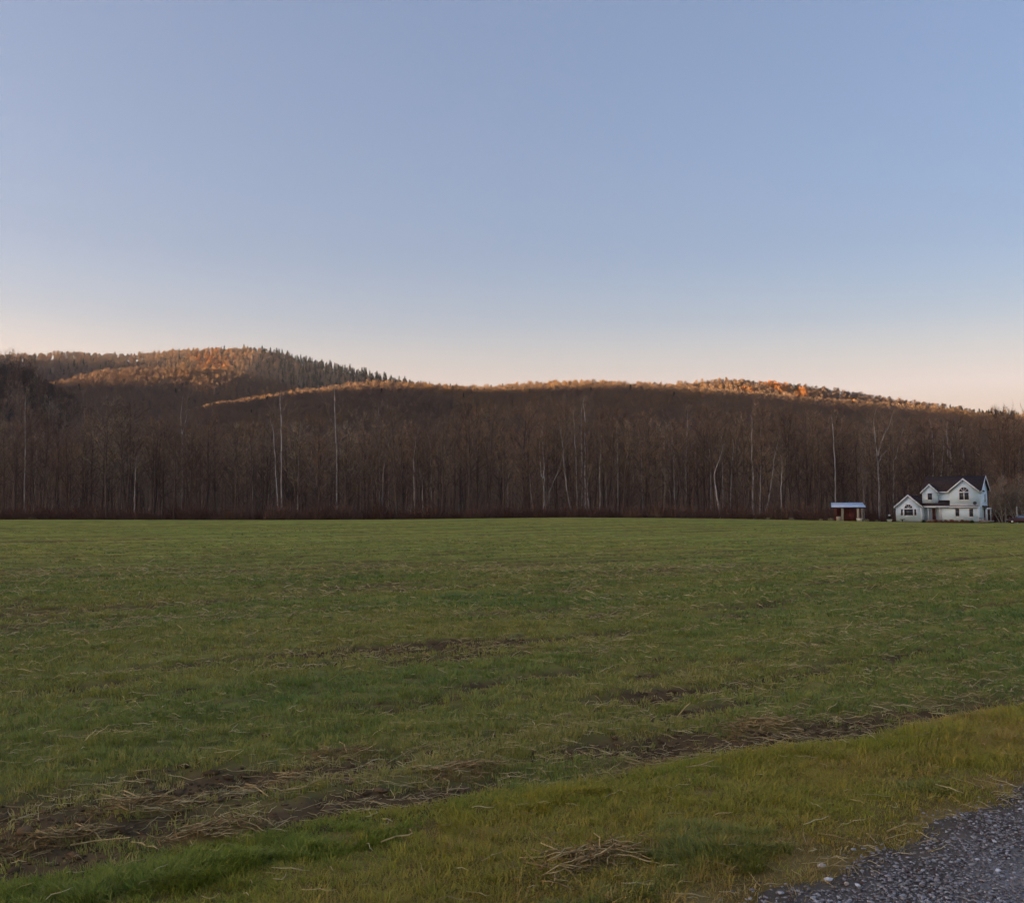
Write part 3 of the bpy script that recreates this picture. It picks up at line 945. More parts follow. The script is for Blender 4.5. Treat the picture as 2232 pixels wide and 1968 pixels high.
# a few ridge conifers that stand out one by one against the sky
con_mesh = [conifer_mesh(500 + k, 19.0, 3.4, n=260) for k in range(4)]
M['needle_plain'] = simple_mat('ridge_conifer_needles', (0.05, 0.055, 0.026), 1.0, 0.3, 0.3, 0.0)
for me_ in con_mesh: me_.materials[0] = M['needle_plain']
cr = random.Random(11)
for hx, lo_, hi_, n, h, lab, grp in ((0, 545, 815, 40, hill_far, 'dark conifer on the falling right shoulder of the far left hill', 'conifers on the far ridge'),
                                     (0, 380, 545, 14, hill_far, 'dark conifer on the sunlit summit of the far left hill', 'conifers on the summit'),
                                     (0, 1080, 1345, 10, hill_mid, 'dark conifer breaking the skyline of the middle ridge', 'conifers on the middle ridge'),
                                     (0, 1880, 2044, 22, hill_right, 'small dark conifer on the ridge at the right edge, above the house', 'conifers on the right ridge')):
    for k in range(n):
        dxp = lo_ + (hi_ - lo_) * (k + cr.uniform(0, 1)) / n
        yy = h.ridge + cr.uniform(-14, 10)
        xx = (dxp * D2S - PW / 2) / F * yy
        o = link('conifer', con_mesh[cr.randrange(4)], loc=(xx, yy, float(h.z(xx, yy)) - 0.5), rz=cr.uniform(0, 6))
        s = cr.uniform(0.7, 1.1) * (1.0 if h is hill_far else 0.75)
        o.scale = (s, s, s)
        tag(o, lab, 'tree', grp)
o = link('conifer', con_mesh[0], loc=((1452 * D2S - PW / 2) / F * 1178, 1178, float(hill_right.z((1452 * D2S - PW / 2) / F * 1178, 1178))))
o.scale = (0.8, 0.8, 0.85)
tag(o, 'lone taller conifer on the crest of the sunlit right ridge', 'tree')

# ------------------------------------------------------------------ house
def siding_mat():
    m, nt, b = mat_base('white_clapboard', 0.7, 0.2)
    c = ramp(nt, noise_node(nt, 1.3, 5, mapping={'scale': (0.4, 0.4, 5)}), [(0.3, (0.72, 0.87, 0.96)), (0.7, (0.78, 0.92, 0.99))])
    nt.links.new(c, b.inputs['Base Color'])
    return m


def shingle_mat(name, a, c_):
    m, nt, b = mat_base(name, 1.0, 0.05)
    br = N(nt, 'ShaderNodeTexBrick'); tc = N(nt, 'ShaderNodeTexCoord'); nt.links.new(tc.outputs['Object'], br.inputs['Vector'])
    br.inputs['Scale'].default_value = 2.0; br.inputs['Color1'].default_value = (*a, 1); br.inputs['Color2'].default_value = (*c_, 1); br.inputs['Mortar'].default_value = (*[x * 0.6 for x in a], 1)
    br.inputs['Mortar Size'].default_value = 0.01
    nt.links.new(mixc(nt, 0.5, br.outputs[0], ramp(nt, noise_node(nt, 2, 5), [(0.3, a), (0.7, c_)])), b.inputs['Base Color'])
    return m


M['siding'] = siding_mat()
M['roof'] = shingle_mat('dark_shingles', (0.045, 0.031, 0.028), (0.082, 0.056, 0.05))
M['trim'] = simple_mat('white_trim', (0.82, 0.83, 0.86), 0.5, 0.05)
M['glass'] = simple_mat('dark_window_glass', (0.035, 0.036, 0.042), 0.12, 0.3, 0.7, 0.5)
M['door'] = simple_mat('dark_red_door', (0.13, 0.035, 0.028), 0.5, 0.2)
M['deck'] = simple_mat('weathered_deck', (0.36, 0.29, 0.22), 0.9, 0.25)
M['foundation'] = simple_mat('foundation_concrete', (0.22, 0.20, 0.18), 0.95, 0.2)
M['shrub'] = bark_mat('russet_shrub_twigs', (0.15, 0.060, 0.040), (0.27, 0.11, 0.07), 1.5)
M['dark_metal'] = simple_mat('dark_painted_metal', (0.04, 0.04, 0.045), 0.5, 0.2)
M['galv'] = simple_mat('bright_metal_roofing', (0.74, 0.82, 0.92), 0.38, 0.08, 1.5, 0.5, metal=0.35)
M['post_wood'] = simple_mat('pale_timber', (0.40, 0.335, 0.235), 0.9, 0.2, 4)
M['red_barn'] = simple_mat('dark_red_boards', (0.15, 0.040, 0.030), 0.9, 0.3, 3, mapping={'scale': (6, 6, 0.6)})
M['white_paint'] = simple_mat('white_paint', (0.80, 0.78, 0.74), 0.5, 0.1)

HX, HY, HROT = at(1780 + 785 / 4.522, 1122, 181.7).x, 181.7, math.radians(-37)
HZ = 0.30
house = link('house', None, loc=(HX, HY, HZ), rz=HROT)
tag(house, 'white clapboard two-storey house with steep gables and dark roof, right of the shed', 'house')


def part(name, g, mat, parent, smooth=False):
    return link(name, g.mesh(name, M[mat], smooth), parent)


def boxpart(name, mat, parent, *bs):
    g = Geo()
    for b_ in bs: box_geo(g, *b_)
    return part(name, g, mat, parent)


def gable_solid(name, mat, parent, x0, x1, y0, y1, z0, ze, zp, xp=None):
    """a block with a gabled top, ridge along y"""
    xp = (x0 + x1) / 2 if xp is None else xp
    g = Geo()
    prof = [(x0, z0), (x1, z0), (x1, ze), (xp, zp), (x0, ze)]
    v = [(x, y0, z) for x, z in prof] + [(x, y1, z) for x, z in prof]
    g.add(v, quads=[(0, 5, 6, 1), (1, 6, 7, 2), (2, 7, 8, 3), (3, 8, 9, 4), (4, 9, 5, 0), (0, 1, 2, 4), (5, 9, 7, 6)], tris=[(2, 3, 4), (7, 9, 8)])
    return part(name, g, mat, parent)


def slab(g, a, b_, c_, d, t):
    """a roof slab: quad a,b,c,d (top) with thickness t downwards"""
    P = np.array([a, b_, c_, d], float); nrm = np.cross(P[1] - P[0], P[3] - P[0]); nrm /= np.linalg.norm(nrm)
    if nrm[2] < 0: nrm = -nrm
    Q = P - nrm * t
    g.add(np.vstack([P, Q]), quads=[(0, 1, 2, 3), (7, 6, 5, 4), (0, 4, 5, 1), (1, 5, 6, 2), (2, 6, 7, 3), (3, 7, 4, 0)])


def gable_roof(parent, x0, x1, y0, y1, ze, zp, over=0.35, front=0.35, t=0.14):
    """ridge along y; dark slabs and white rake boards on the front edge"""
    xm = (x0 + x1) / 2; sl = (zp - ze) / (xm - x0)
    yf = y0 - front
    for sx in (-1, 1):
        xe = xm + sx * ((x1 - x0) / 2 + over); zz = ze - sl * over
        g = Geo(); slab(g, (xm, yf, zp + t), (xe, yf, zz + t), (xe, y1, zz + t), (xm, y1, zp + t), t)
        r = part('roof', g, 'roof', parent)
        g2 = Geo()
        w = 0.26
        P = [(xm, yf - 0.03, zp + t + 0.03), (xe, yf - 0.03, zz + t + 0.03), (xe, yf - 0.03, zz + t - w), (xm, yf - 0.03, zp + t - w * 1.15)]
        P2 = [(x, y + 0.06, z) for x, y, z in P]
        g2.add(np.array(P + P2), quads=[(0, 3, 2, 1), (4, 5, 6, 7), (0, 1, 5, 4), (1, 2, 6, 5), (2, 3, 7, 6), (3, 0, 4, 7)])
        part('rake_board', g2, 'trim', r)
        boxpart('eave_trim', 'trim', r, (min(xe, xe - sx * 0.10), max(xe, xe - sx * 0.10), yf + 0.04, y1, zz + t - 0.22, zz + t - 0.145))


def rect_window(parent, x0, x1, z0, z1, y, fr=0.14, mull=(), trans=(), name='window'):
    """on a wall facing -y at depth y"""
    w = boxpart(name, 'trim', parent, (x0 - fr, x0, y - 0.07, y + 0.02, z0 - fr, z1 + fr), (x1, x1 + fr, y - 0.07, y + 0.02, z0 - fr, z1 + fr),
                (x0, x1, y - 0.07, y + 0.02, z1, z1 + fr), (x0, x1, y - 0.09, y + 0.02, z0 - fr, z0))
    boxpart('pane', 'glass', w, (x0, x1, y - 0.03, y - 0.004, z0, z1))
    bars = [(m - 0.05, m + 0.05, y - 0.055, y - 0.034, z0, z1) for m in mull] + [(x0, x1, y - 0.052, y - 0.036, tz - 0.035, tz + 0.035) for tz in trans]
    for b_ in bars: boxpart('glazing_bar', 'trim', w, b_)
    return w


def arch_window(parent, xc, z0, R, y, fr=0.16, bars=3):
    n = 14
    a = np.linspace(0, math.pi, n)
    g = Geo()
    for k in range(n - 1):
        P = []
        for rr in (R, R + fr):
            for ang in (a[k], a[k + 1]):
                P.append((xc + rr * math.cos(ang), z0 + rr * math.sin(ang)))
        v = [(x, y - 0.07, z) for x, z in P] + [(x, y + 0.02, z) for x, z in P]
        g.add(v, quads=[(0, 1, 3, 2), (4, 6, 7, 5), (2, 3, 7, 6), (0, 4, 5, 1)])
    w = part('arched_window', g, 'trim', parent)
    v = [(xc, y - 0.025, z0)] + [(xc + R * math.cos(t), y - 0.025, z0 + R * math.sin(t)) for t in a]
    g = Geo(); g.add(v, tris=[(0, k + 2, k + 1) for k in range(n - 1)])
    part('pane', g, 'glass', w)
    for b_ in range(1, bars + 1):
        t = math.pi * b_ / (bars + 1)
        g = Geo(); d = np.array((math.cos(t), 0, math.sin(t))); nn = np.array((-math.sin(t), 0, math.cos(t))) * 0.03
        c0 = np.array((xc, y - 0.045, z0)); P = [c0 - nn, c0 + d * R - nn, c0 + d * R + nn, c0 + nn]
        g.add(np.array(P + [p + np.array((0, 0.012, 0)) for p in P]), quads=[(0, 1, 2, 3), (7, 6, 5, 4), (0, 4, 5, 1), (2, 6, 7, 3)])
        part('glazing_bar', g, 'trim', w)
    return w


# -- left wing
W1 = 4.45
gable_solid('wing_wall', 'siding', house, 0, W1, 0, 6.5, 0.25, 3.0, 4.95)
boxpart('foundation', 'foundation', house, (0.05, W1 - 0.05, 0.05, 6.4, -0.4, 0.25), (W1 + 0.05, 13.75, 1.05, 8.5, -0.4, 0.25))
gable_roof(house, 0, W1, 0, 6.5, 3.0, 4.95)
rect_window(house, 1.45, 2.98, 1.3, 2.42, 0.0)
rect_window(house, 0.86, 1.2, 1.3, 2.42, 0.0)
rect_window(house, 3.2, 3.56, 1.3, 2.42, 0.0)
arch_window(house, 2.2, 2.62, 0.68, 0.0)
for xx in (-0.05, W1 - 0.11): boxpart('corner_board', 'trim', house, (xx, xx + 0.16, -0.035, 0.14, 0.25, 2.78))

# -- main body behind, ridge along x
XB0, XB1, YF, YB, ZE, ZP, YP = 4.3, 13.8, 2.3, 8.6, 5.75, 8.35, 5.6
g = Geo()
prof = [(YF, 0.25), (YB, 0.25), (YB, 6.1), (YP, ZP), (YF, ZE)]
v = [(XB0, y, z) for y, z in prof] + [(XB1, y, z) for y, z in prof]
g.add(v, quads=[(0, 1, 6, 5), (1, 2, 7, 6), (4, 0, 5, 9), (0, 4, 2, 1), (5, 6, 7, 9), (2, 3, 8, 7), (3, 4, 9, 8)], tris=[(2, 4, 3), (7, 8, 9)])
part('main_wall', g, 'siding', house)
ov = 0.4
sf = (ZP - ZE) / (YP - YF); sb = (ZP - 6.1) / (YB - YP)
for (yy, zz, sgn) in ((YF - ov, ZE - sf * ov, -1), (YB + ov, 6.1 - sb * ov, 1)):
    g = Geo(); slab(g, (XB0 - ov, YP, ZP + 0.16), (XB1 + ov, YP, ZP + 0.16), (XB1 + ov, yy, zz + 0.16), (XB0 - ov, yy, zz + 0.16), 0.15)
    r = part('main_roof', g, 'roof', house)
    g2 = Geo()
    for xe in (XB1 + ov + 0.005,):
        P = [(xe, YP, ZP + 0.19), (xe, yy, zz + 0.19), (xe, yy, zz - 0.10), (xe, YP, ZP - 0.12)]
        P2 = [(x + 0.06, y, z) for x, y, z in P]
        g2.add(np.array(P + P2), quads=[(0, 1, 2, 3), (7, 6, 5, 4), (0, 4, 5, 1), (1, 5, 6, 2), (2, 6, 7, 3), (3, 7, 4, 0)])
    part('rake_board', g2, 'trim', r)
    if sgn < 0: boxpart('eave_trim', 'trim', r, (XB0 - ov, XB1 + ov - 0.01, yy - 0.06, yy - 0.005, zz - 0.05, zz + 0.17))
# end gable strip window (the wall facing +x)
w = boxpart('window', 'trim', house, (XB1 - 0.01, XB1 + 0.05, 6.0, 6.75, 3.65, 5.25))
boxpart('pane', 'glass', w, (XB1 + 0.05, XB1 + 0.065, 6.13, 6.62, 3.78, 5.12))
boxpart('downpipe', 'dark_metal', house, (XB1 + 0.02, XB1 + 0.14, YB - 0.02, YB + 0.10, 0.3, 5.9))

# -- small upper gable, left
gable_solid('dormer_wall', 'siding', house, 4.35, 6.93, 1.2, 4.4, 3.55, 5.6, 6.85)
gable_roof(house, 4.35, 6.93, 1.2, 5.2, 5.6, 6.85, 0.3, 0.3)
rect_window(house, 5.3, 6.05, 4.15, 5.3, 1.2, 0.13)
# -- large gable, right, over the lower block
gable_solid('gable_wall', 'siding', house, 9.1, 13.78, 1.0, 4.6, 3.1, 5.75, 7.75)
gable_roof(house, 9.1, 13.78, 1.0, 5.4, 5.75, 7.75, 0.3, 0.35)
rect_window(house, 10.72, 12.28, 4.1, 5.35, 1.0, 0.14, mull=(11.5,))
arch_window(house, 11.5, 5.52, 0.78, 1.0)
boxpart('belt_trim', 'trim', house, (9.05, 13.82, 0.955, 0.995, 3.1, 3.28))
# -- lower front block and porch
boxpart('lower_wall', 'siding', house, (7.6, 13.78, 1.0, 2.29, 0.25, 3.09))
for xx in (7.55, 13.66): boxpart('corner_board', 'trim', house, (xx, xx + 0.16, 0.955, 1.12, 0.25, 2.88))
rect_window(house, 10.0, 10.62, 1.15, 2.5, 1.0, 0.15)
rect_window(house, 12.3, 12.92, 1.1, 2.5, 1.0, 0.15)
g = Geo(); slab(g, (4.5, 2.28, 4.05), (9.09, 2.28, 4.05), (9.09, 0.55, 2.98), (4.5, 0.55, 2.98), 0.12)
r = part('porch_roof', g, 'roof', house)
boxpart('eave_trim', 'trim', r, (4.5, 9.09, 0.44, 0.54, 2.72, 2.98))
g = Geo(); slab(g, (9.1, 0.95, 3.08), (14.0, 0.95, 3.08), (14.0, 0.5, 2.93), (9.1, 0.5, 2.93), 0.1)
r = part('pent_roof', g, 'roof', house)
boxpart('eave_trim', 'trim', r, (9.11, 14.0, 0.44, 0.495, 2.72, 2.93))
d = boxpart('door', 'door', house, (5.75, 6.35, 2.22, 2.29, 0.55, 2.55))
boxpart('door_frame', 'trim', d, (5.6, 5.745, 2.2, 2.285, 0.5, 2.7), (6.355, 6.5, 2.2, 2.285, 0.5, 2.7), (5.745, 6.355, 2.2, 2.285, 2.56, 2.7))
boxpart('door_knob', 'dark_metal', d, (6.24, 6.3, 2.17, 2.22, 1.45, 1.52))
boxpart('porch_deck', 'deck', house, (W1 + 0.02, 7.58, 0.7, 2.2, 0.05, 0.48))
boxpart('porch_step', 'deck', house, (5.4, 6.8, 0.3, 0.68, -0.1, 0.25))
for xx in (5.35, 7.35): boxpart('porch_post', 'trim', house, (xx, xx + 0.14, 0.75, 0.89, 0.49, 2.72))
# -- side entry at the right end
g = Geo(); slab(g, (XB1 + 0.01, 3.9, 3.05), (XB1 + 0.01, 7.7, 3.05), (XB1 + 0.75, 7.7, 2.66), (XB1 + 0.75, 3.9, 2.66), 0.14)
r = part('side_porch_roof', g, 'roof', house)
boxpart('eave_trim', 'trim', r, (XB1 + 0.755, XB1 + 0.81, 3.9, 7.7, 2.42, 2.66))
for yy in (3.95, 7.5): boxpart('porch_post', 'trim', house, (XB1 + 0.60, XB1 + 0.74, yy, yy + 0.14, 0.42, 2.5))
boxpart('side_door', 'door', house, (XB1 + 0.005, XB1 + 0.06, 5.2, 6.1, 0.45, 2.5))
boxpart('side_deck', 'deck', house, (XB1 + 0.02, XB1 + 1.2, 1.2, 7.7, 0.1, 0.4))
for k in range(5): boxpart('baluster', 'deck', house, (XB1 + 0.12 + k * 0.25, XB1 + 0.17 + k * 0.25, 1.22, 1.27, 0.41, 0.78))
boxpart('handrail', 'deck', house, (XB1 + 0.05, XB1 + 1.22, 1.18, 1.31, 0.785, 0.86))


def hpt(x, y, z=0.0):
    c, s_ = math.cos(HROT), math.sin(HROT)
    return (HX + c * x - s_ * y, HY + s_ * x + c * y, HZ + z)


# satellite dish on the pent roof
dish = link('satellite_dish', None, loc=hpt(13.35, 0.72, 3.0), rz=HROT)
g = Geo(); n = 12; rings = []
for rr, dd in ((0.02, 0.10), (0.18, 0.07), (0.32, 0.0)):
    rings += [(rr * math.cos(t) , -0.16 - dd * -1 - 0.1, 0.48 + rr * math.sin(t) * 0.9) for t in np.linspace(0, 2 * math.pi, n, endpoint=False)]
q = [(i * n + j, i * n + (j + 1) % n, (i + 1) * n + (j + 1) % n, (i + 1) * n + j) for i in range(2) for j in range(n)]
g.add(rings, quads=q); part('reflector', g, 'dark_metal', dish)
g = Geo(); g.tube([(0, 0, 0), (0, -0.05, 0.3), (0, -0.15, 0.48)], 0.03, 6); part('mast', g, 'dark_metal', dish)
g = Geo(); g.tube([(0, -0.2, 0.25), (0, -0.5, 0.42)], 0.018, 5); part('feed_arm', g, 'dark_metal', dish)
tag(dish, 'small dark satellite dish on the low roof of the house', 'satellite dish')


# ------------------------------------------------------------------ shrubs
def shrub_mesh(seed, n=650, rx=0.7, ry=0.55, h=1.0, mat='shrub', w=0.035):
    r_ = np.random.default_rng(seed)
    g = Geo()
    th = r_.uniform(0, 6.28, n); rr = np.sqrt(r_.uniform(0, 1, n)); k = r_.uniform(0, 1, n)
    b = np.stack([rr * rx * np.cos(th) * 0.75, rr * ry * np.sin(th) * 0.75, k * h * 0.7 * np.sqrt(np.clip(1.05 - rr ** 2, 0, 1))], -1)
    d = np.stack([np.cos(th) * rr * 0.7, np.sin(th) * rr * 0.7, np.full(n, 1.0)], -1) + r_.normal(size=(n, 3)) * 0.35
    g.slivers(b, d, r_.uniform(0.2, 0.45, n) * h, w * r_.uniform(0.6, 1.5, n))
    for j in range(9):
        a = j * 0.7
        g.tube(limb(r_, (0, 0, -0.05), (math.cos(a) * rx * 0.6, math.sin(a) * ry * 0.6, h), h * 0.9, 3, 0.05, 0.1), [0.02, 0.014, 0.01, 0.005], 3, False)
    return g.mesh('shrub', M[mat])


sm = [shrub_mesh(600 + k) for k in range(3)]
hedge_x = [5.9, 6.9, 7.8, 8.7, 9.6, 10.5, 11.4, 12.2]
hedge_words = ['first', 'second', 'third', 'fourth', 'fifth', 'sixth', 'seventh', 'last']
for k, xx in enumerate(hedge_x):
    o = link('shrub', sm[k % 3], loc=hpt(xx, -0.35 - 0.1 * (k % 2), -0.25), rz=k * 1.3)
    s = 0.95 + 0.12 * math.sin(k * 2.1)
    o.scale = (s, s, s * (1.0 if 1 <= k <= 6 else 0.8))
    tag(o, f'russet bare shrub before the house, {hedge_words[k]} from the front door', 'shrub', 'shrubs along the house front')
M['evergreen'] = simple_mat('small_evergreen', (0.05, 0.06, 0.035), 1, 0.3, 2, 0)
for k, (xx, yy, lab) in enumerate(((4.75, 0.1, 'small dark bush in the corner beside the left wing of the house'), (13.0, -0.5, 'small dark bush at the right end of the russet shrub row'),
                                   (0.35, -0.4, 'low dark tuft at the left corner of the house wing'))):
    o = link('shrub', shrub_mesh(620 + k, 420, 0.4, 0.4, 0.85 if k < 2 else 0.4, 'evergreen'), loc=hpt(xx, yy, -0.2))
    tag(o, lab, 'shrub')

# bird bath before the left wing
def lathe(prof, n=14):
    g = Geo(); k = len(prof)
    v = [(r * math.cos(t), r * math.sin(t), z) for r, z in prof for t in np.linspace(0, 2 * math.pi, n, endpoint=False)]
    g.add(v, quads=[(i * n + j, i * n + (j + 1) % n, (i + 1) * n + (j + 1) % n, (i + 1) * n + j) for i in range(k - 1) for j in range(n)])
    return g


M['stone'] = simple_mat('dark_cast_stone', (0.09, 0.085, 0.08), 0.9, 0.2)
bb = link('bird_bath', None, loc=hpt(1.3, -0.9, -0.25))
part('pedestal', lathe([(0.22, 0), (0.2, 0.06), (0.09, 0.14), (0.07, 0.4), (0.1, 0.66), (0.12, 0.7)]), 'stone', bb, True)
part('basin', lathe([(0.1, 0.7), (0.3, 0.74), (0.44, 0.82), (0.45, 0.86), (0.4, 0.85), (0.2, 0.79), (0.01, 0.78)]), 'stone', bb, True)
tag(bb, 'dark bird bath on a pedestal before the left wing window of the house', 'bird bath')

# white tub with a dark bush and pale top, left of the house
def pxg(zx, depth, off=0.0):
    """place at column zx of the house close-up, on the ground at that depth"""
    x = at(1780 + zx / 4.522, 1122, depth).x
    return (x, depth, float(gz(x, depth, False)) - off)


tub = link('garden_tub', None, loc=pxg(716, 182))
part('tub', lathe([(0.01, 0), (0.36, 0), (0.48, 0.42), (0.5, 0.46), (0.44, 0.45), (0.4, 0.36), (0.01, 0.36)], 16), 'white_paint', tub, True)
o = link('bush', shrub_mesh(640, 420, 0.45, 0.45, 0.8, 'evergreen'), tub); o.location = (0, 0, 0.36)
part('finial', lathe([(0.01, 1.05), (0.16, 1.1), (0.22, 1.22), (0.15, 1.34), (0.01, 1.38)], 10), 'white_paint', tub, True)
part('stake', lathe([(0.025, 0.4), (0.025, 1.1)], 6), 'dark_metal', tub)
tag(tub, 'white garden tub with a dark bush and pale globe, between shed and house', 'planter')

# ------------------------------------------------------------------ open shed with bright metal roof
SX, SY = at(1780 + 308 / 4.522, 1122, 180.5).x, 180.5
SZ = float(gz(SX, SY, False)) - 0.05
shed = link('shed', None, loc=(SX, SY, SZ), rz=math.radians(-12))
tag(shed, 'small open-fronted shed with bright metal roof and pale posts, left of the house', 'shed')
g = Geo(); slab(g, (-2.75, 1.9, 3.45), (2.85, 1.9, 3.45), (3.0, -1.2, 2.62), (-3.0, -1.2, 2.62), 0.06)
r = part('roof', g, 'galv', shed)
g = Geo()
for k in range(15):
    x = -2.9 + k * 0.41
    slab(g, (x * 0.94, 1.9, 3.485), (x * 0.94 + 0.05, 1.9, 3.485), (x + 0.05, -1.21, 2.655), (x, -1.21, 2.655), 0.034)
part('roof_rib', g, 'galv', r)
boxpart('fascia', 'dark_metal', r, (-2.98, 2.98, -1.19, -1.13, 2.42, 2.555))
for xx in (-1.25, 1.45, 2.25): boxpart('post', 'post_wood', shed, (xx, xx + (0.42 if xx < 2 else 0.18), -1.0, -0.82, -0.1, 2.5))
boxpart('back_wall', 'red_barn', shed, (-2.1, 2.4, 1.5, 1.6, -0.1, 3.3))
for k in range(5): boxpart('board', 'red_barn', shed, (-0.62 + k * 0.36, -0.62 + k * 0.36 + 0.33, 0.2, 0.25, 0.0, 2.4))
boxpart('side_wall', 'red_barn', shed, (-2.1, -1.98, -0.9, 1.49, 0.9, 2.55))
boxpart('low_wall', 'post_wood', shed, (-2.12, -1.35, -0.98, -0.9, -0.1, 0.9))
wt = link('water_trough', None, loc=(SX + 1.45, SY - 1.75, SZ + 0.02), rz=math.radians(-12))
part('trough', lathe([(0.01, 0.02), (0.42, 0.0), (0.52, 0.46), (0.54, 0.5), (0.47, 0.49), (0.42, 0.35), (0.01, 0.34)], 16), 'white_paint', wt, True)
part('rim', lathe([(0.54, 0.48), (0.57, 0.51), (0.54, 0.54), (0.5, 0.51), (0.54, 0.48)], 16), 'white_paint', wt, True)
tag(wt, 'pale round tub standing before the right posts of the shed', 'tub')

# ------------------------------------------------------------------ car at the right edge
M['car_paint'] = simple_mat('dark_red_car_paint', (0.075, 0.022, 0.022), 0.3, 0.1, 1, 0.5)
M['tyre'] = simple_mat('tyre_rubber', (0.02, 0.02, 0.02), 0.9, 0.2)
M['chrome'] = simple_mat('bright_wheel_metal', (0.6, 0.6, 0.62), 0.3, 0.1, 3, 0.5, 0.8)
M['lamp_glass'] = simple_mat('headlight_glass', (0.7, 0.72, 0.74), 0.15, 0.05, 3, 0.5)
M['windscreen'] = simple_mat('car_glass', (0.16, 0.19, 0.23), 0.1, 0.1, 1, 0.8)
CX, CY = at(1780 + 1985 / 4.522, 1122, 177.0).x + 0.4, 177.0
car = link('car', None, loc=(CX, CY, float(gz(CX, CY, False)) - 0.02), rz=math.radians(-22))
tag(car, 'dark red car with pale windscreen parked at the right edge beyond the house', 'car')


def car_body():
    # cross-sections from the nose (-x) to the tail
    secs = [(-2.25, 0.35, 0.62, 0.62), (-2.15, 0.28, 0.74, 0.80), (-1.5, 0.22, 0.90, 0.86), (-0.95, 0.2, 0.98, 0.88), (0.2, 0.2, 1.0, 0.9), (1.3, 0.2, 1.02, 0.89), (2.0, 0.25, 1.0, 0.84), (2.25, 0.38, 0.85, 0.7)]
    g = Geo(); v = []
    for x, zb, zt, w in secs:
        v += [(x, -w, zb), (x, -w - 0.03, (zb + zt) / 2), (x, -w + 0.08, zt), (x, w - 0.08, zt), (x, w + 0.03, (zb + zt) / 2), (x, w, zb)]
    q = [(i * 6 + j, i * 6 + (j + 1) % 6, (i + 1) * 6 + (j + 1) % 6, (i + 1) * 6 + j) for i in range(len(secs) - 1) for j in range(6)]
    q += [(0, 1, 4, 5), (1, 2, 3, 4)]; b0 = (len(secs) - 1) * 6; q += [(b0 + 5, b0 + 4, b0 + 1, b0), (b0 + 4, b0 + 3, b0 + 2, b0 + 1)]
    g.add(v, quads=q)
    return part('body', g, 'car_paint', car, True)


cb = car_body()
g = Geo()
cs = [(-0.95, 0.99, 0.99, 0.80), (-0.2, 0.99, 1.44, 0.68), (0.9, 0.99, 1.48, 0.68), (1.75, 1.0, 1.02, 0.78)]
v = []
for x, zb, zt, w in cs: v += [(x, -w - 0.1, zb), (x, -w, zt), (x, w, zt), (x, w + 0.1, zb)]
g.add(v, quads=[(i * 4 + j, i * 4 + j + 1, (i + 1) * 4 + j + 1, (i + 1) * 4 + j) for i in range(3) for j in range(3)])
part('window_band', g, 'windscreen', car)
boxpart('roof', 'car_paint', car, (-0.22, 0.95, -0.66, 0.66, 1.475, 1.52))
for xx in (-1.4, 1.4):
    for yy in (-0.84, 0.84):
        g = Geo(); n = 18
        v = [(xx + r_ * math.cos(t), yy + dy, 0.33 + r_ * math.sin(t)) for dy, r_ in ((-0.1, 0.2), (-0.1, 0.33), (0.1, 0.33), (0.1, 0.2)) for t in np.linspace(0, 2 * math.pi, n, endpoint=False)]
        g.add(v, quads=[(i * n + j, i * n + (j + 1) % n, (i + 1) * n + (j + 1) % n, (i + 1) * n + j) for i in range(3) for j in range(n)])
        w = part('wheel', g, 'tyre', car)
        g = Geo(); sgn = -1 if yy < 0 else 1
        v = [(xx, yy + sgn * 0.09, 0.33)] + [(xx + 0.2 * math.cos(t), yy + sgn * 0.075, 0.33 + 0.2 * math.sin(t)) for t in np.linspace(0, 2 * math.pi, n, endpoint=False)]
        g.add(v, tris=[(0, 1 + j, 1 + (j + 1) % n) for j in range(n)])
        part('rim', g, 'chrome', w)
for yy in (-0.6, 0.6): boxpart('headlight', 'lamp_glass', car, (-2.26, -2.1, yy - 0.16, yy + 0.16, 0.58, 0.70))
boxpart('bumper', 'dark_metal', car, (-2.32, -2.2, -0.72, 0.72, 0.34, 0.5))
boxpart('licence_plate', 'white_paint', car, (-2.335, -2.322, -0.26, 0.26, 0.40, 0.53))
for yy in (-0.98, 0.92): boxpart('wing_mirror', 'car_paint', car, (-0.75, -0.6, yy, yy + 0.06, 1.0, 1.12))

pole = link('yard_pole', None, loc=pxg(1975, 179.5))
g = Geo(); g.tube([(0, 0, -0.2), (0, 0, 2.9)], 0.07, 8); part('pole', g, 'white_paint', pole)
part('cap', lathe([(0.09, 2.9), (0.1, 2.94), (0.01, 3.02)], 8), 'white_paint', pole)
tag(pole, 'thin pale pole standing behind the parked car', 'pole')

# big pale-twigged bush-tree right of the house, and rough growth along the wood foot
def thicket(seed, h, rx, n, mat):
    r_ = np.random.default_rng(seed); gt, gw = Geo(), Geo()
    for k in range(9):
        a = k * 0.7 + r_.uniform(-.2, .2); rr = rx * 0.35 * r_.uniform(0.1, 1)
        L = h * r_.uniform(0.7, 1.0)
        tp = limb(r_, (rr * math.cos(a), rr * math.sin(a), -0.3), (math.cos(a) * 0.35, math.sin(a) * 0.35, 1), L, 8, 0.05, 0.1)
        o_ = np.argsort(tp[:, 2]); rad = np.linspace(0.11, 0.02, 9)
        gt.tube(tp, rad, 4)
        branches(r_, gt, gw, tp[o_], rad, h, 0.15, n, 0.8, 9, 0.05, 0.30)
    return gt.mesh('stems', M['grey_bark']), gw.mesh('crown', M[mat])


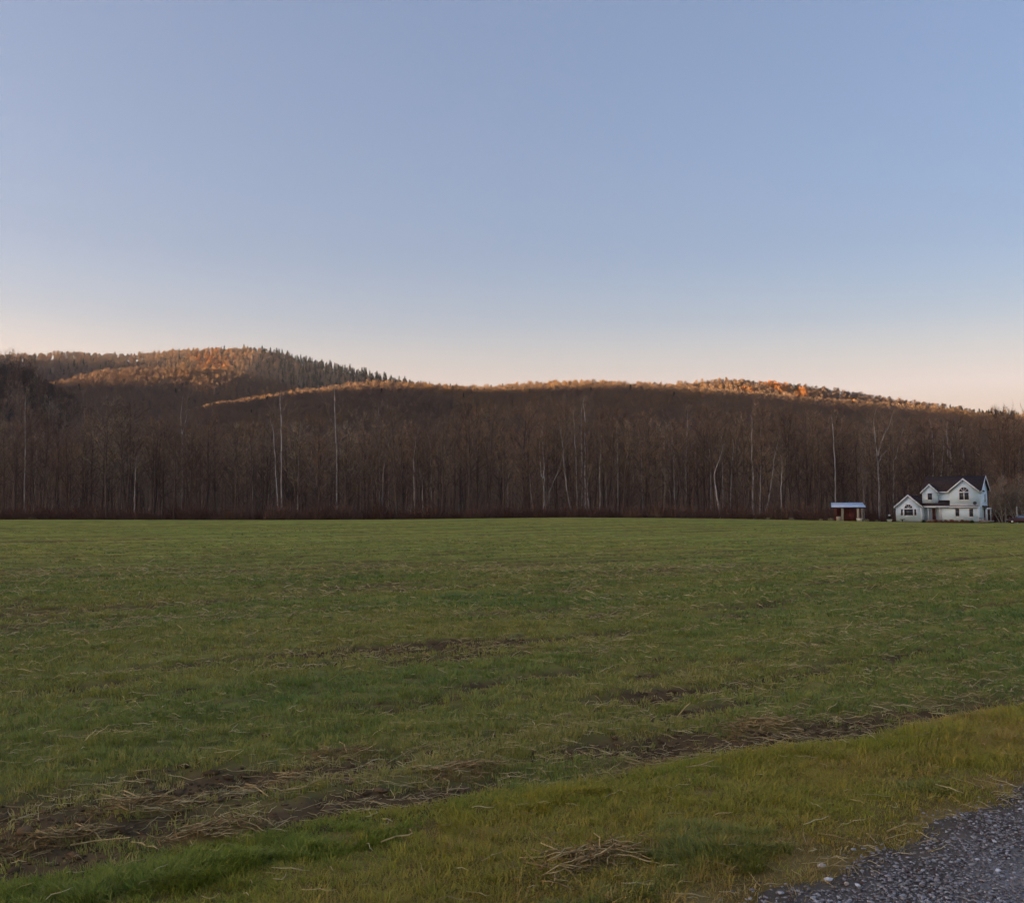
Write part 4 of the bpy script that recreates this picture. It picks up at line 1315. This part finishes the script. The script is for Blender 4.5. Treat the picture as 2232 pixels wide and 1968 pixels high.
tks = thicket(700, 9.5, 4.0, 9, 'twig_grey')
for k, (zx, dep, s, lab) in enumerate(((1850, 190, 1.0, 'pale bushy bare tree just right of the house, behind the side porch'), (2010, 188, 0.9, 'pale bushy bare tree behind the parked car'),
                                       (1745, 197, 0.8, 'smaller pale bushy tree showing past the right end of the house roof'))):
    p = pxg(zx, dep)
    root = link('bushy_tree', None, loc=p, rz=k * 2.0); root.scale = (s, s, s)
    link('stems', tks[0], root); link('crown', tks[1], root)
    tag(root, lab, 'tree')

M['brush'] = twig_mat('brush_twigs', [(0.0, (0.12, 0.062, 0.045)), (0.6, (0.20, 0.115, 0.08)), (1.0, (0.32, 0.23, 0.15))])
def brush_mesh(seed):
    r_ = np.random.default_rng(seed); g = Geo(); n = 240
    th = r_.uniform(0, 6.28, n); rr = np.sqrt(r_.uniform(0, 1, n)) * 1.3
    b = np.stack([rr * np.cos(th), rr * np.sin(th), r_.uniform(0, 1.6, n) * np.clip(1.1 - rr / 1.5, 0, 1)], -1)
    d = np.stack([np.cos(th) * 0.4, np.sin(th) * 0.4, np.full(n, 1.0)], -1) + r_.normal(size=(n, 3)) * 0.4
    g.slivers(b, d, r_.uniform(0.4, 1.1, n), r_.uniform(0.03, 0.07, n))
    return g.mesh('brush', M['brush'])


bp = [proto('brush_form', brush_mesh(720 + k)) for k in range(3)]
n = 620
bx_ = rng.uniform(-118, 122, n); by_ = 189.5 + 4.0 * fbm(bx_ * 0.06, bx_ * 0, 77, 3) + rng.exponential(2.4, n) + np.where(bx_ > 64, 6.5, 0) * (bx_ < 96)
bz_ = gz(bx_, by_, False)
o = scatter('undergrowth', np.stack([bx_, by_, bz_], -1), rng.uniform(0, 6.28, n), np.clip(rng.lognormal(-0.1, 0.45, n), 0.3, 2.6), rng.integers(0, 3, n), np.clip(rng.normal(0.25, 0.2, n), 0, 1), bp)
tag(o, 'low tangled brush along the foot of the wood', 'undergrowth', kind='stuff')

M['weed'] = bark_mat('pale_dead_weeds', (0.30, 0.24, 0.15), (0.48, 0.40, 0.26), 1.5)
weedm = [shrub_mesh(740 + k, 260, 0.8, 0.6, 0.7, 'weed', 0.04) for k in range(2)]
for k, (zx, dep, s, lab) in enumerate(((140, 181, 0.9, 'pale dead weeds at the left side of the shed'), (492, 181.5, 0.9, 'pale dead weeds at the right side of the shed'),
                                       (-480, 186, 0.7, 'pale clump of weeds left of the shed, near the bright short trunk'), (-250, 185.5, 0.8, 'pale clump of weeds midway between the bright short trunk and the shed'),
                                       (40, 184, 0.7, 'low pale weeds a little left of the shed'), (590, 183, 0.6, 'low pale weeds between the shed and the garden tub'),
                                       (1790, 176, 0.5, 'low pale weeds between the house and the parked car'))):
    o = link('weed_clump', weedm[k % 2], loc=pxg(zx, dep), rz=k); o.scale = (s, s, s)
    tag(o, lab, 'weeds')

# ------------------------------------------------------------------ grass, straw, stalks, gravel
def tuft_mesh(name, seed, nb, rad, h0, h1, w, mat, bend=0.5, lay=0.0):
    """a tuft of nb bent tapering blades (3 triangles each)"""
    r_ = np.random.default_rng(seed)
    th = r_.uniform(0, 6.28, nb); rr = rad * np.sqrt(r_.uniform(0, 1, nb))
    p = np.stack([rr * np.cos(th), rr * np.sin(th), np.full(nb, -0.01)], -1)
    a = th + r_.normal(0, 0.8, nb)
    h = r_.uniform(h0, h1, nb); out = h * (bend * r_.uniform(0.2, 1.3, nb) + lay)
    od = np.stack([np.cos(a), np.sin(a), 0 * a], -1); sd = np.stack([-np.sin(a), np.cos(a), 0 * a], -1) * (w * r_.uniform(0.6, 1.3, nb))[:, None] * 0.5
    up = np.array((0, 0, 1.0))
    m1 = p + od * (out * 0.3)[:, None] + up * (h * 0.6)[:, None]
    tip = p + od * out[:, None] + up * (h * r_.uniform(0.8, 1.0, nb))[:, None]
    v = np.stack([p - sd, p + sd, m1 - sd * 0.8, m1 + sd * 0.8, tip], 1).reshape(-1, 3)
    i = np.arange(nb)[:, None] * 5
    t = np.concatenate([i + [0, 1, 3], i + [0, 3, 2], i + [2, 3, 4]])
    g = Geo(); g.add(v, tris=t, tip=np.tile([0, 0, 0.4, 0.4, 1.0], nb))
    return g.mesh(name, mat, tip=True)


GR = [(0.0, (0.17, 0.24, 0.060)), (0.3, (0.255, 0.295, 0.066)), (0.6, (0.345, 0.325, 0.072)), (0.85, (0.43, 0.36, 0.105)), (1.0, (0.50, 0.41, 0.16))]
M['crop'] = blade_mat('field_grass_blades', GR, 0.3)
VG = [(0.0, (0.22, 0.265, 0.036)), (0.3, (0.36, 0.345, 0.045)), (0.6, (0.46, 0.355, 0.062)), (0.8, (0.44, 0.30, 0.085)), (1.0, (0.54, 0.41, 0.16))]
M['verge_blade'] = blade_mat('verge_grass_blades', VG, 0.3)
crop_forms = [proto('crop_tuft', tuft_mesh('crop_tuft', 800 + k, 16, 0.055, 0.035, 0.085, 0.0055, M['crop'], 0.55)) for k in range(4)]
crop_forms += [proto('crop_tuft', tuft_mesh('crop_tuft', 810 + k, 26, 0.11, 0.03, 0.07, 0.009, M['crop'], 0.7)) for k in range(2)]
verge_forms = [proto('verge_tuft', tuft_mesh('verge_tuft', 820 + k, 34, 0.07, 0.012, 0.038, 0.0042, M['verge_blade'], 0.9, 0.3)) for k in range(4)]
verge_forms += [proto('verge_tuft', tuft_mesh('verge_tuft', 830 + k, 18, 0.035, 0.03, 0.07, 0.0042, M['verge_blade'], 0.7)) for k in range(2)]


def fan_points(r0, r1, n, half=0.60):
    r = np.sqrt(rng.uniform(r0 ** 2, r1 ** 2, n)); t = rng.uniform(-half, half, n)
    return r * np.sin(t), r * np.cos(t)


def field_grass():
    P = []; S = []; T = []; I = []
    for r0, r1, dens, sc, tall in ((3.6, 9, 200, 1.0, 0.85), (9, 16, 95, 1.35, 0.7), (16, 30, 36, 2.0, 0.5), (30, 60, 8, 2.6, 0.30), (60, 120, 1.4, 4.0, 0.18)):
        area = 0.60 * (r1 ** 2 - r0 ** 2)
        x, y = fan_points(r0, r1, int(area * dens))
        u, v = uv_of(x, y)
        k = (v > verge_edge(u) + 0.02) & (y < 188)
        x, y, u, v = x[k], y[k], u[k], v[k]
        soil = soil_mask(x, y)
        dens_n = fbm(x * 0.9, y * 0.9, 41, 3)
        keep = rng.uniform(0, 1, len(x)) < np.clip(1.12 - 1.2 * soil, 0.03, 1) * np.clip(0.35 + 1.3 * dens_n, 0, 1)
        x, y, u, v, soil = x[keep], y[keep], u[keep], v[keep], soil[keep]
        n = len(x)
        z = gz(x, y)
        far = sstep(15, 70, np.hypot(x, y))
        t = 0.40 + 1.0 * (fbm(u * 0.25, v * 0.9, 42, 3) - 0.5) + 0.5 * (fbm(x * 0.05, y * 0.05, 43, 3) - 0.5) + rng.normal(0, 0.13, n) + 0.12 * far
        t += 0.15 * sstep(0.3, 0.8, soil)
        P.append(np.stack([x, y, z], -1)); T.append(np.clip(t, 0, 1))
        s = sc * rng.uniform(0.7, 1.3, n) * (1 - 0.3 * soil)
        S.append(np.stack([s, s, s * tall * rng.uniform(0.7, 1.25, n)], -1))
        I.append(np.where(rng.uniform(0, 1, n) < 0.55, rng.integers(0, 4, n), rng.integers(4, 6, n)))
    P = np.vstack(P); n = len(P)
    o = scatter('field_grass', P, rng.uniform(0, 6.28, n), np.vstack(S), np.concatenate(I), np.concatenate(T), crop_forms, rng.normal(0, 0.12, n))
    tag(o, 'short green grass sown across the ploughed field', 'grass', kind='stuff')
    print('field tufts', n)


field_grass()


def verge_grass():
    n0 = 26000
    x, y = fan_points(3.5, 26, int(n0 * 2.2), 0.66)
    # thin with distance
    r = np.hypot(x, y)
    u, v = uv_of(x, y)
    te, ve = track_edge(u), verge_edge(u)
    k = (v > te - 0.12) & (v < ve + 0.15)
    x, y, u, v, r, te, ve = [a[k] for a in (x, y, u, v, r, te, ve)]
    extra_u = rng.uniform(-2.2, 9.0, 17000); extra_v = rng.uniform(TRACK_V - 0.3, VERGE_V + 0.6, 17000)
    ex = extra_u * RU[0] + extra_v * RV[0]; ey = extra_u * RU[1] + extra_v * RV[1]
    x = np.concatenate([x, ex]); y = np.concatenate([y, ey])
    u, v = uv_of(x, y); te, ve = track_edge(u), verge_edge(u); r = np.hypot(x, y)
    edge = np.clip((v - te + 0.05) / 0.55, 0, 1)
    bare = sstep(0.52, 0.68, fbm(x * 1.6, y * 1.6, 44, 3))
    keep = (v > te - 0.15) & (v < ve + 0.12) & (rng.uniform(0, 1, len(x)) < (0.10 + 0.9 * edge ** 1.4) * (1 - 0.55 * bare)) & (y > 2.5)
    x, y, u, v, te, ve, r = [a[keep] for a in (x, y, u, v, te, ve, r)]
    n = len(x)
    t = 0.58 + 0.8 * (fbm(x * 0.8, y * 0.8, 45, 3) - 0.5) + rng.normal(0, 0.14, n) - 0.25 * sstep(1.0, -2.0, x) + 0.15 * sstep(0.45, 0.05, v - te)
    t = t - 0.18 * np.exp(-((v - ve + 0.15) / 0.2) ** 2)
    s = rng.uniform(0.7, 1.25, n) * np.clip(r / 6.0, 1, 2.5) * (0.85 + 0.5 * fbm(x * 2.2, y * 2.2, 46, 2))
    o = scatter('verge_grass', np.stack([x, y, gz(x, y)], -1), rng.uniform(0, 6.28, n), s, np.where(rng.uniform(0, 1, n) < 0.9, rng.integers(0, 4, n), rng.integers(4, 6, n)),
                np.clip(t, 0, 1), verge_forms, rng.normal(0, 0.15, n))
    tag(o, 'short yellowing grass of the verge between gravel and field', 'grass', kind='stuff')
    print('verge tufts', n)


verge_grass()


# grass clumps that stand out
def clump(dx, dy, rx, ry, h, nb, stops, label, seed):
    c = gpt(dx, dy)
    r_ = np.random.default_rng(seed)
    m = blade_mat('clump_blades', stops, 0.3)
    # this one carries its own colour variation by height and noise
    nt = m.node_tree
    f = noise_node(nt, 38, 3, mapping={'scale': (1, 1, 0.25)})
    cr_ = ramp(nt, f, stops)
    for nd in nt.nodes:
        if nd.type == 'BSDF_PRINCIPLED': nt.links.new(cr_, nd.inputs['Base Color'])
        if nd.type == 'BSDF_TRANSLUCENT': nt.links.new(cr_, nd.inputs[0])
    th = r_.uniform(0, 6.28, nb); rr = np.sqrt(r_.uniform(0, 1, nb))
    px_, py_ = rr * rx * np.cos(th), rr * ry * np.sin(th)
    # long axis along the verge
    X_ = px_ * RU[0] + py_ * RV[0]; Y_ = px_ * RU[1] + py_ * RV[1]
    lump = fbm((c[0] + X_) * 7, (c[1] + Y_) * 7, 47, 3)
    keep = lump + r_.normal(0, 0.05, nb) > 0.30 + 0.28 * rr ** 2
    X_, Y_, lump, rr, th = X_[keep], Y_[keep], lump[keep], rr[keep], th[keep]; nb = len(X_)
    z0 = float(gz(c[0], c[1]))
    Zg = gz(c[0] + X_, c[1] + Y_) - z0 - 0.01
    hh = h * r_.uniform(0.45, 1.0, nb) * (0.15 + 1.3 * lump)
    a = th + r_.normal(0, 0.9, nb); out = hh * r_.uniform(0.15, 1.1, nb)
    p = np.stack([X_, Y_, Zg], -1); od = np.stack([np.cos(a), np.sin(a), 0 * a], -1)
    sd = np.stack([-np.sin(a), np.cos(a), 0 * a], -1) * (0.006 * r_.uniform(0.6, 1.3, nb))[:, None] * 0.5
    up = np.array((0, 0, 1.0))
    m1 = p + od * (out * 0.3)[:, None] + up * (hh * 0.6)[:, None]; tip = p + od * out[:, None] + up * (hh * r_.uniform(0.7, 1.0, nb))[:, None]
    v = np.stack([p - sd, p + sd, m1 - sd * 0.8, m1 + sd * 0.8, tip], 1).reshape(-1, 3)
    i = np.arange(nb)[:, None] * 5
    g = Geo(); g.add(v, tris=np.concatenate([i + [0, 1, 3], i + [0, 3, 2], i + [2, 3, 4]]))
    o = link('grass_clump', g.mesh('grass_clump', m), loc=(c[0], c[1], z0))
    tag(o, label, 'grass clump')


GREEN = [(0.3, (0.17, 0.22, 0.03)), (0.5, (0.27, 0.31, 0.042)), (0.7, (0.38, 0.38, 0.07))]
OLIVE = [(0.3, (0.19, 0.21, 0.04)), (0.5, (0.30, 0.30, 0.065)), (0.7, (0.42, 0.38, 0.11))]
YELLOW = [(0.3, (0.26, 0.22, 0.025)), (0.5, (0.42, 0.34, 0.035)), (0.7, (0.52, 0.41, 0.07))]
clump(330, 1757, 0.75, 0.2, 0.10, 8000, GREEN, 'lush bright green grass clump at the bottom left', 1)
clump(210, 1790, 0.45, 0.22, 0.09, 3600, OLIVE, 'yellow-green grass clump at the bottom left corner, before the lush green one', 2)
clump(1430, 1690, 0.42, 0.34, 0.085, 6500, OLIVE, 'fresh green grass clump on the verge beside the gravel edge', 3)
clump(1060, 1612, 0.62, 0.18, 0.07, 5200, YELLOW, 'bright yellow grass clump at the edge of the field, middle of the verge', 4)
clump(1230, 1790, 0.4, 0.16, 0.07, 2600, OLIVE, 'low green tuft at the bottom edge below the heap of stalks', 5)
clump(1860, 1568, 0.5, 0.16, 0.055, 2600, OLIVE, 'darker grass clump on the verge near the right edge', 6)
clump(640, 1690, 0.6, 0.2, 0.07, 4600, GREEN, 'green grass clump below the dark soil, left of the hooked stalk', 7)


# ------------------------------------------------------------------ dead stalks
M['stalk'] = bark_mat('dry_stalk', (0.36, 0.245, 0.10), (0.68, 0.49, 0.225), 6)
M['stalk_dull'] = bark_mat('dull_stalk', (0.20, 0.13, 0.058), (0.38, 0.255, 0.115), 6)


def stalk_mesh(seed, L, r, curl, mat):
    r_ = np.random.default_rng(seed)
    g = Geo(); k = 5
    ang = np.cumsum(r_.normal(0, curl, k)); st = L / (k - 1)
    P = [np.zeros(3)]
    for j in range(k - 1): P.append(P[-1] + st * np.array((math.cos(ang[j]), math.sin(ang[j]), r_.normal(0, 0.10))))
    P = np.array(P); P -= P.mean(0)
    g.tube(P, r * np.array((0.8, 1, 1, 0.85, 0.5)), 3)
    return g.mesh('stalk', M[mat])


stalk_forms = [stalk_mesh(850 + k, L, r, c, m) for k, (L, r, c, m) in enumerate([
    (0.13, 0.0036, 0.35, 'stalk'), (0.17, 0.0042, 0.42, 'stalk'), (0.22, 0.0044, 0.32, 'stalk'), (0.10, 0.0036, 0.55, 'stalk'), (0.16, 0.0036, 0.6, 'stalk_dull'), (0.20, 0.0045, 0.35, 'stalk_dull'), (0.12, 0.0045, 0.3, 'stalk_dull'), (0.26, 0.0042, 0.45, 'stalk')])]


def heap(dx, dy, rx, ry, hgt, n, label, seed, size=1.0):
    c = gpt(dx, dy); r_ = np.random.default_rng(seed)
    z0 = float(gz(c[0], c[1]))
    root = link('stalk_heap', None, loc=(c[0], c[1], z0))
    tag(root, label, 'stalk heap')
    # matted litter under the stalks
    g = Geo(); m = 420
    a, b_ = r_.normal(0, 0.42, (2, m)); X_ = a * rx * RU[0] + b_ * ry * RV[0]; Y_ = a * rx * RU[1] + b_ * ry * RV[1]
    e = np.exp(-(a ** 2 + b_ ** 2) * 1.6)
    Z_ = gz(c[0] + X_, c[1] + Y_) - z0 + e * hgt * r_.uniform(0, 0.9, m)
    d = r_.normal(size=(m, 3)) * np.array((1, 1, 0.25))
    g.slivers(np.stack([X_, Y_, Z_], -1), d, r_.uniform(0.05, 0.16, m) * size, r_.uniform(0.004, 0.010, m))
    lit = link('litter', g.mesh('litter', M['stalk_dull']), root); lit['kind'] = 'stuff'
    # a low dark mound beneath
    gm = Geo(); nn = 18
    rings = [(0, hgt * 0.55)] + [(q, hgt * 0.55 * (1 - q * q)) for q in (0.4, 0.75, 1.0)]
    v = [(0, 0, hgt * 0.5)]
    for q, zz in rings[1:]:
        for t in np.linspace(0, 2 * math.pi, nn, endpoint=False):
            aa, bb = q * rx * 0.75 * math.cos(t) * r_.uniform(0.85, 1.1), q * ry * 0.75 * math.sin(t) * r_.uniform(0.85, 1.1)
            x_, y_ = aa * RU[0] + bb * RV[0], aa * RU[1] + bb * RV[1]
            v.append((x_, y_, float(gz(c[0] + x_, c[1] + y_)) - z0 + zz * r_.uniform(0.8, 1.15) - 0.012))
    t_ = [(0, 1 + j, 1 + (j + 1) % nn) for j in range(nn)]
    q_ = [(1 + i * nn + j, 1 + (i + 1) * nn + j, 1 + (i + 1) * nn + (j + 1) % nn, 1 + i * nn + (j + 1) % nn) for i in range(2) for j in range(nn)]
    gm.add(v, tris=t_, quads=q_)
    link('mound', gm.mesh('mound', M['verge'], True), root)
    for k in range(n):
        a, b_ = r_.normal(0, 0.40, 2)
        x_, y_ = a * rx * RU[0] + b_ * ry * RV[0], a * rx * RU[1] + b_ * ry * RV[1]
        e = math.exp(-(a * a + b_ * b_) * 1.6)
        zz = float(gz(c[0] + x_, c[1] + y_)) - z0 + 0.012 + hgt * e * r_.uniform(0.45, 1.0)
        o = link('stalk', stalk_forms[r_.integers(0, 8)], root, loc=(x_, y_, zz))
        o.rotation_euler = (r_.normal(0, 0.18), r_.normal(0, 0.18), math.atan2(RU[1], RU[0]) * 0.6 + r_.normal(0, 0.85))
        s = size * r_.uniform(0.7, 1.2); o.scale = (s, s, s)


heap(1165, 1722, 0.44, 0.20, 0.055, 66, 'heap of bent dry stalks on the verge near the bottom, left of the green clump', 1)
heap(1520, 1448, 0.62, 0.24, 0.10, 66, 'long pale heap of broken stalks at the field edge, right of centre', 2, 1.15)
heap(300, 1600, 0.42, 0.22, 0.09, 50, 'tangled brown heap of stalks on bare soil at the left', 3)
heap(440, 1668, 0.42, 0.18, 0.09, 52, 'low heap of curved stalks just above the lush green clump', 4)
heap(110, 1668, 0.40, 0.13, 0.04, 30, 'flat scatter of long stalks near the left edge', 5, 1.2)
heap(930, 1535, 0.40, 0.20, 0.06, 32, 'small dull heap of stalks on the dark soil strip, centre', 6)
heap(560, 1548, 0.34, 0.18, 0.06, 30, 'small heap of stalks on dark soil, left of centre', 7)
heap(700, 1500, 0.5, 0.2, 0.04, 14, 'thin scatter of stalks on the dark soil above the small centre-left heap', 8)
heap(1290, 1520, 0.45, 0.16, 0.035, 14, 'thin scatter of stalks on dark soil between the centre heap and the long pale heap', 9)


def lone_stalk(pts, lift, r, label):
    """pts: photo points along the stalk, lying on the ground, raised by lift"""
    g0 = gpt(*pts[0]); P = []
    for (dx, dy), lf in zip(pts, lift):
        q = at(dx * D2S, dy * D2S, g0[1])
        if lf <= 0.03:
            gq = gpt(dx, dy); P.append((gq[0], gq[1], float(gz(gq[0], gq[1])) + 0.025 + lf))
        else:
            P.append((q.x, q.y, max(q.z, float(gz(q.x, q.y)) + 0.02)))
    P = np.array(P); c = P[0].copy()
    tt = np.linspace(0, len(P) - 1, 3 * (len(P) - 1) + 1)
    Q = np.stack([np.interp(tt, np.arange(len(P)), P[:, k] - c[k]) for k in range(3)], -1)
    g = Geo(); g.tube(Q, np.linspace(r, r * 0.6, len(Q)), 5)
    o = link('dry_stalk', g.mesh('dry_stalk', M['stalk']), loc=tuple(c))
    tag(o, label, 'stalk')


lone_stalk([(760, 1702), (790, 1691), (815, 1688), (823, 1680), (818, 1672)], [0.03, 0.03, 0.03, 0.02, 0.02], 0.005, 'lone hooked dry stalk lying on the verge, left of the stalk heap')
lone_stalk([(150, 1276), (168, 1284), (186, 1296)], [0.05, 0.05, 0.02], 0.010, 'pale bent stalk lying in the field at the left')
lone_stalk([(1352, 1425), (1366, 1413), (1378, 1402)], [0.03, 0.12, 0.18], 0.0055, 'single stalk sticking up left of the long pale heap')
lone_stalk([(480, 1560), (510, 1577), (535, 1597)], [0.02, 0.03, 0.02], 0.005, 'curved stalk lying across the small left-of-centre heap')
lone_stalk([(560, 1586), (600, 1583), (635, 1572)], [0.02, 0.02, 0.02], 0.005, 'long curved stalk on bare soil right of the small left-of-centre heap')
lone_stalk([(1370, 1545), (1400, 1540), (1425, 1530)], [0.02, 0.02, 0.02], 0.005, 'thin stalk lying above the yellow verge, below the long pale heap')
lone_stalk([(1770, 1672), (1810, 1660), (1850, 1655)], [0.01, 0.02, 0.01], 0.004, 'dry stem lying along the gravel edge at the right')
lone_stalk([(140, 1690), (190, 1682), (260, 1688)], [0.03, 0.03, 0.03], 0.005, 'long straight pale stalk among the flat scatter near the left edge')


# short straw strewn over field and verge
def straw_mesh(seed, L, w, curl):
    r_ = np.random.default_rng(seed); k = 5
    ang = np.cumsum(r_.normal(0, curl, k)); P = [np.zeros(3)]
    for j in range(k - 1): P.append(P[-1] + L / (k - 1) * np.array((math.cos(ang[j]), math.sin(ang[j]), r_.normal(0, 0.18))))
    P = np.array(P); P -= P.mean(0)
    g = Geo(); g.tube(P, w * np.array((0.6, 1, 1, 0.9, 0.5)), 3)
    return g.mesh('straw', M['straw'])


M['straw'] = twig_mat('strewn_straw', [(0.0, (0.22, 0.155, 0.07)), (0.5, (0.46, 0.345, 0.155)), (1.0, (0.72, 0.57, 0.30))])
straw_forms = [proto('straw_form', straw_mesh(860 + k, L, w, c)) for k, (L, w, c) in enumerate([(0.12, 0.0035, 0.3), (0.2, 0.004, 0.4), (0.3, 0.0045, 0.25), (0.16, 0.004, 0.7), (0.24, 0.0035, 0.5)])]


def strew():
    P = []; S = []
    for r0, r1, dens, sc in ((3.6, 9, 75, 0.52), (9, 18, 52.0, 0.6), (18, 34, 16.0, 0.75), (34, 70, 2.2, 0.8)):
        area = 0.60 * (r1 ** 2 - r0 ** 2)
        x, y = fan_points(r0, r1, int(area * dens * 3))
        u, v = uv_of(x, y)
        cl = sstep(0.46, 0.66, fbm(u * 0.35, v * 1.3, 48, 3)) * 0.9 + 0.12
        soil = soil_mask(x, y)
        edge = np.exp(-((v - track_edge(u)) / 0.25) ** 2) * 0.55
        k = (rng.uniform(0, 1, len(x)) < np.where(v > verge_edge(u), np.clip(cl * 0.42 + 0.15 * soil + 0.75 * np.exp(-((v - verge_edge(u) - 0.7) / 0.8) ** 2) * sstep(0.38, 0.6, fbm(u * 0.8, v * 1.4, 55, 3)), 0, 1), 0.08 + edge)) & (v > track_edge(u) - 0.15)
        x, y = x[k], y[k]
        z = gz(x, y) + 0.02 + 0.03 * rng.uniform(0, 1, len(x)) * np.where(uv_of(x, y)[1] > VERGE_V, 1, 0.5) * (1 + sc * 0.6)
        P.append(np.stack([x, y, z], -1)); q = sc * rng.uniform(0.55, 1.25, len(x)); th_ = q * np.clip(np.hypot(x, y) / 7.0, 1, 4.0) ** 0.85
        S.append(np.stack([q, th_, th_], -1))
    P = np.vstack(P); n = len(P)
    o = scatter('straw', P, rng.normal(math.atan2(RU[1], RU[0]) * 0.5, 0.9, n), np.vstack(S), rng.integers(0, 5, n), np.clip(rng.normal(0.55, 0.28, n), 0, 1), straw_forms, rng.normal(0, 0.35, n))
    tag(o, 'short bits of dry straw strewn over field and verge', 'straw', kind='stuff')
    print('straws', n)


strew()


# gravel stones
def stone_mesh(name, seed, mat):
    r_ = np.random.default_rng(seed)
    g = Geo()
    t = (1 + 5 ** 0.5) / 2
    v = np.array([(-1, t, 0), (1, t, 0), (-1, -t, 0), (1, -t, 0), (0, -1, t), (0, 1, t), (0, -1, -t), (0, 1, -t), (t, 0, -1), (t, 0, 1), (-t, 0, -1), (-t, 0, 1)]) / 1.9
    v = v * r_.uniform(0.7, 1.15, (12, 1)) * np.array((1.25, 0.85, 0.42))
    f = [(0, 11, 5), (0, 5, 1), (0, 1, 7), (0, 7, 10), (0, 10, 11), (1, 5, 9), (5, 11, 4), (11, 10, 2), (10, 7, 6), (7, 1, 8), (3, 9, 4), (3, 4, 2), (3, 2, 6), (3, 6, 8), (3, 8, 9), (4, 9, 5), (2, 4, 11), (6, 2, 10), (8, 6, 7), (9, 8, 1)]
    g.add(v, tris=f)
    return g.mesh(name, mat)


M['stone_grey'] = twig_mat('gravel_stones', [(0.0, (0.11, 0.08, 0.07)), (0.4, (0.28, 0.255, 0.24)), (0.75, (0.42, 0.40, 0.385)), (1.0, (0.62, 0.60, 0.58))])
stone_forms = [proto('stone_form', stone_mesh('stone', 870 + k, M['stone_grey'])) for k in range(5)]


def gravel():
    n = 130000
    u = rng.uniform(1.6, 9.0, n); v = 3.05 - 2.3 * rng.uniform(0, 1, n)
    x = u * RU[0] + v * RV[0]; y = u * RU[1] + v * RV[1]; te = track_edge(u)
    dist = te - v
    p = sstep(-0.12, 0.42, dist + 0.25 * (fbm(x * 5, y * 5, 56, 2) - 0.5)) * (0.6 + 0.4 * sstep(0.35, 0.6, fbm(x * 2.0, y * 2.0, 49, 3)))
    k = (rng.uniform(0, 1, n) < p) & (v > 0.4)
    x, y, dist = x[k], y[k], dist[k]
    n = len(x)
    s = np.clip(rng.lognormal(math.log(0.0056), 0.45, n), 0.0025, 0.014)
    z = gz(x, y) + 0.024 + s * 0.18
    t = np.clip(rng.normal(0.42, 0.24, n) + 0.25 * (fbm(x * 1.5, y * 1.5, 50, 2) - 0.5), 0, 1)
    o = scatter('gravel', np.stack([x, y, z], -1), rng.uniform(0, 6.28, n), s, rng.integers(0, 5, n), t, stone_forms, rng.normal(0, 0.3, n))
    tag(o, 'loose grey gravel covering the track at the bottom right', 'gravel', kind='stuff')
    print('stones', n)


gravel()
M['white_stone'] = simple_mat('pale_stone', (0.66, 0.66, 0.68), 0.8, 0.15, 20)
M['tan_stone'] = simple_mat('tan_stone', (0.42, 0.36, 0.29), 0.9, 0.2, 20)
for k, (dx, dy, s, m, lab) in enumerate(((1653, 1768, 0.021, 'white_stone', 'whitest stone at the gravel edge, bottom right'), (1690, 1776, 0.016, 'tan_stone', 'tan stone beside the whitest stone on the gravel'),
                                         (1712, 1779, 0.015, 'white_stone', 'small pale stone right of the tan stone on the gravel'), (1641, 1741, 0.026, 'tan_stone', 'dull tan stone at the gravel edge above the whitest one'),
                                         (1993, 1749, 0.017, 'white_stone', 'rounded pale stone lying alone on the gravel near the right edge'), (1985, 1690, 0.014, 'white_stone', 'small pale stone on the gravel nearest the verge at right'))):
    c = gpt(dx, dy)
    o = link('stone', stone_mesh('stone', 880 + k, M[m]), loc=(c[0], c[1], float(gz(c[0], c[1])) + 0.024 + s * 0.35), rz=k)
    o.scale = (s, s, s * 1.1)
    tag(o, lab, 'stone')


# clods of turned soil along the headland strip
M['clod'] = twig_mat('soil_clods', [(0.0, (0.085, 0.054, 0.03)), (1.0, (0.19, 0.125, 0.07))])
clod_forms = [proto('clod_form', stone_mesh('clod', 890 + k, M['clod'])) for k in range(3)]


def clods():
    x, y = fan_points(3.6, 14, 60000)
    so = soil_mask(x, y); u, v = uv_of(x, y)
    k = (v > verge_edge(u) + 0.03) & (rng.uniform(0, 1, len(x)) < sstep(0.25, 0.9, so) * np.where(np.hypot(x, y) < 9, 1.0, 0.5))
    x, y = x[k], y[k]; n = len(x)
    s_ = np.clip(rng.lognormal(math.log(0.011), 0.6, n), 0.004, 0.05)
    o = scatter('soil_clods', np.stack([x, y, gz(x, y) + s_ * 0.15], -1), rng.uniform(0, 6.28, n), s_, rng.integers(0, 3, n), rng.uniform(0, 1, n), clod_forms, rng.normal(0, 0.4, n))
    tag(o, 'crumbly clods of bare brown soil along the field edge', 'soil', kind='stuff')
    print('clods', n)


clods()


# ------------------------------------------------------------------ evening haze
M_haze = bpy.data.materials.new('haze'); M_haze.use_nodes = True
hn = M_haze.node_tree
for nd in list(hn.nodes):
    if nd.type == 'BSDF_PRINCIPLED': hn.nodes.remove(nd)
pv = hn.nodes.new('ShaderNodeVolumePrincipled')
pv.inputs['Color'].default_value = (0.84, 0.88, 0.96, 1)
pv.inputs['Density'].default_value = 4.5e-5
pv.inputs['Anisotropy'].default_value = 0.2
hn.links.new(pv.outputs[0], hn.nodes['Material Output'].inputs['Volume'])
g = Geo(); box_geo(g, -30000, 30000, -30000, 30000, -8, 620)
hz = link('haze', g.mesh('haze', M_haze)); hz['kind'] = 'stuff'
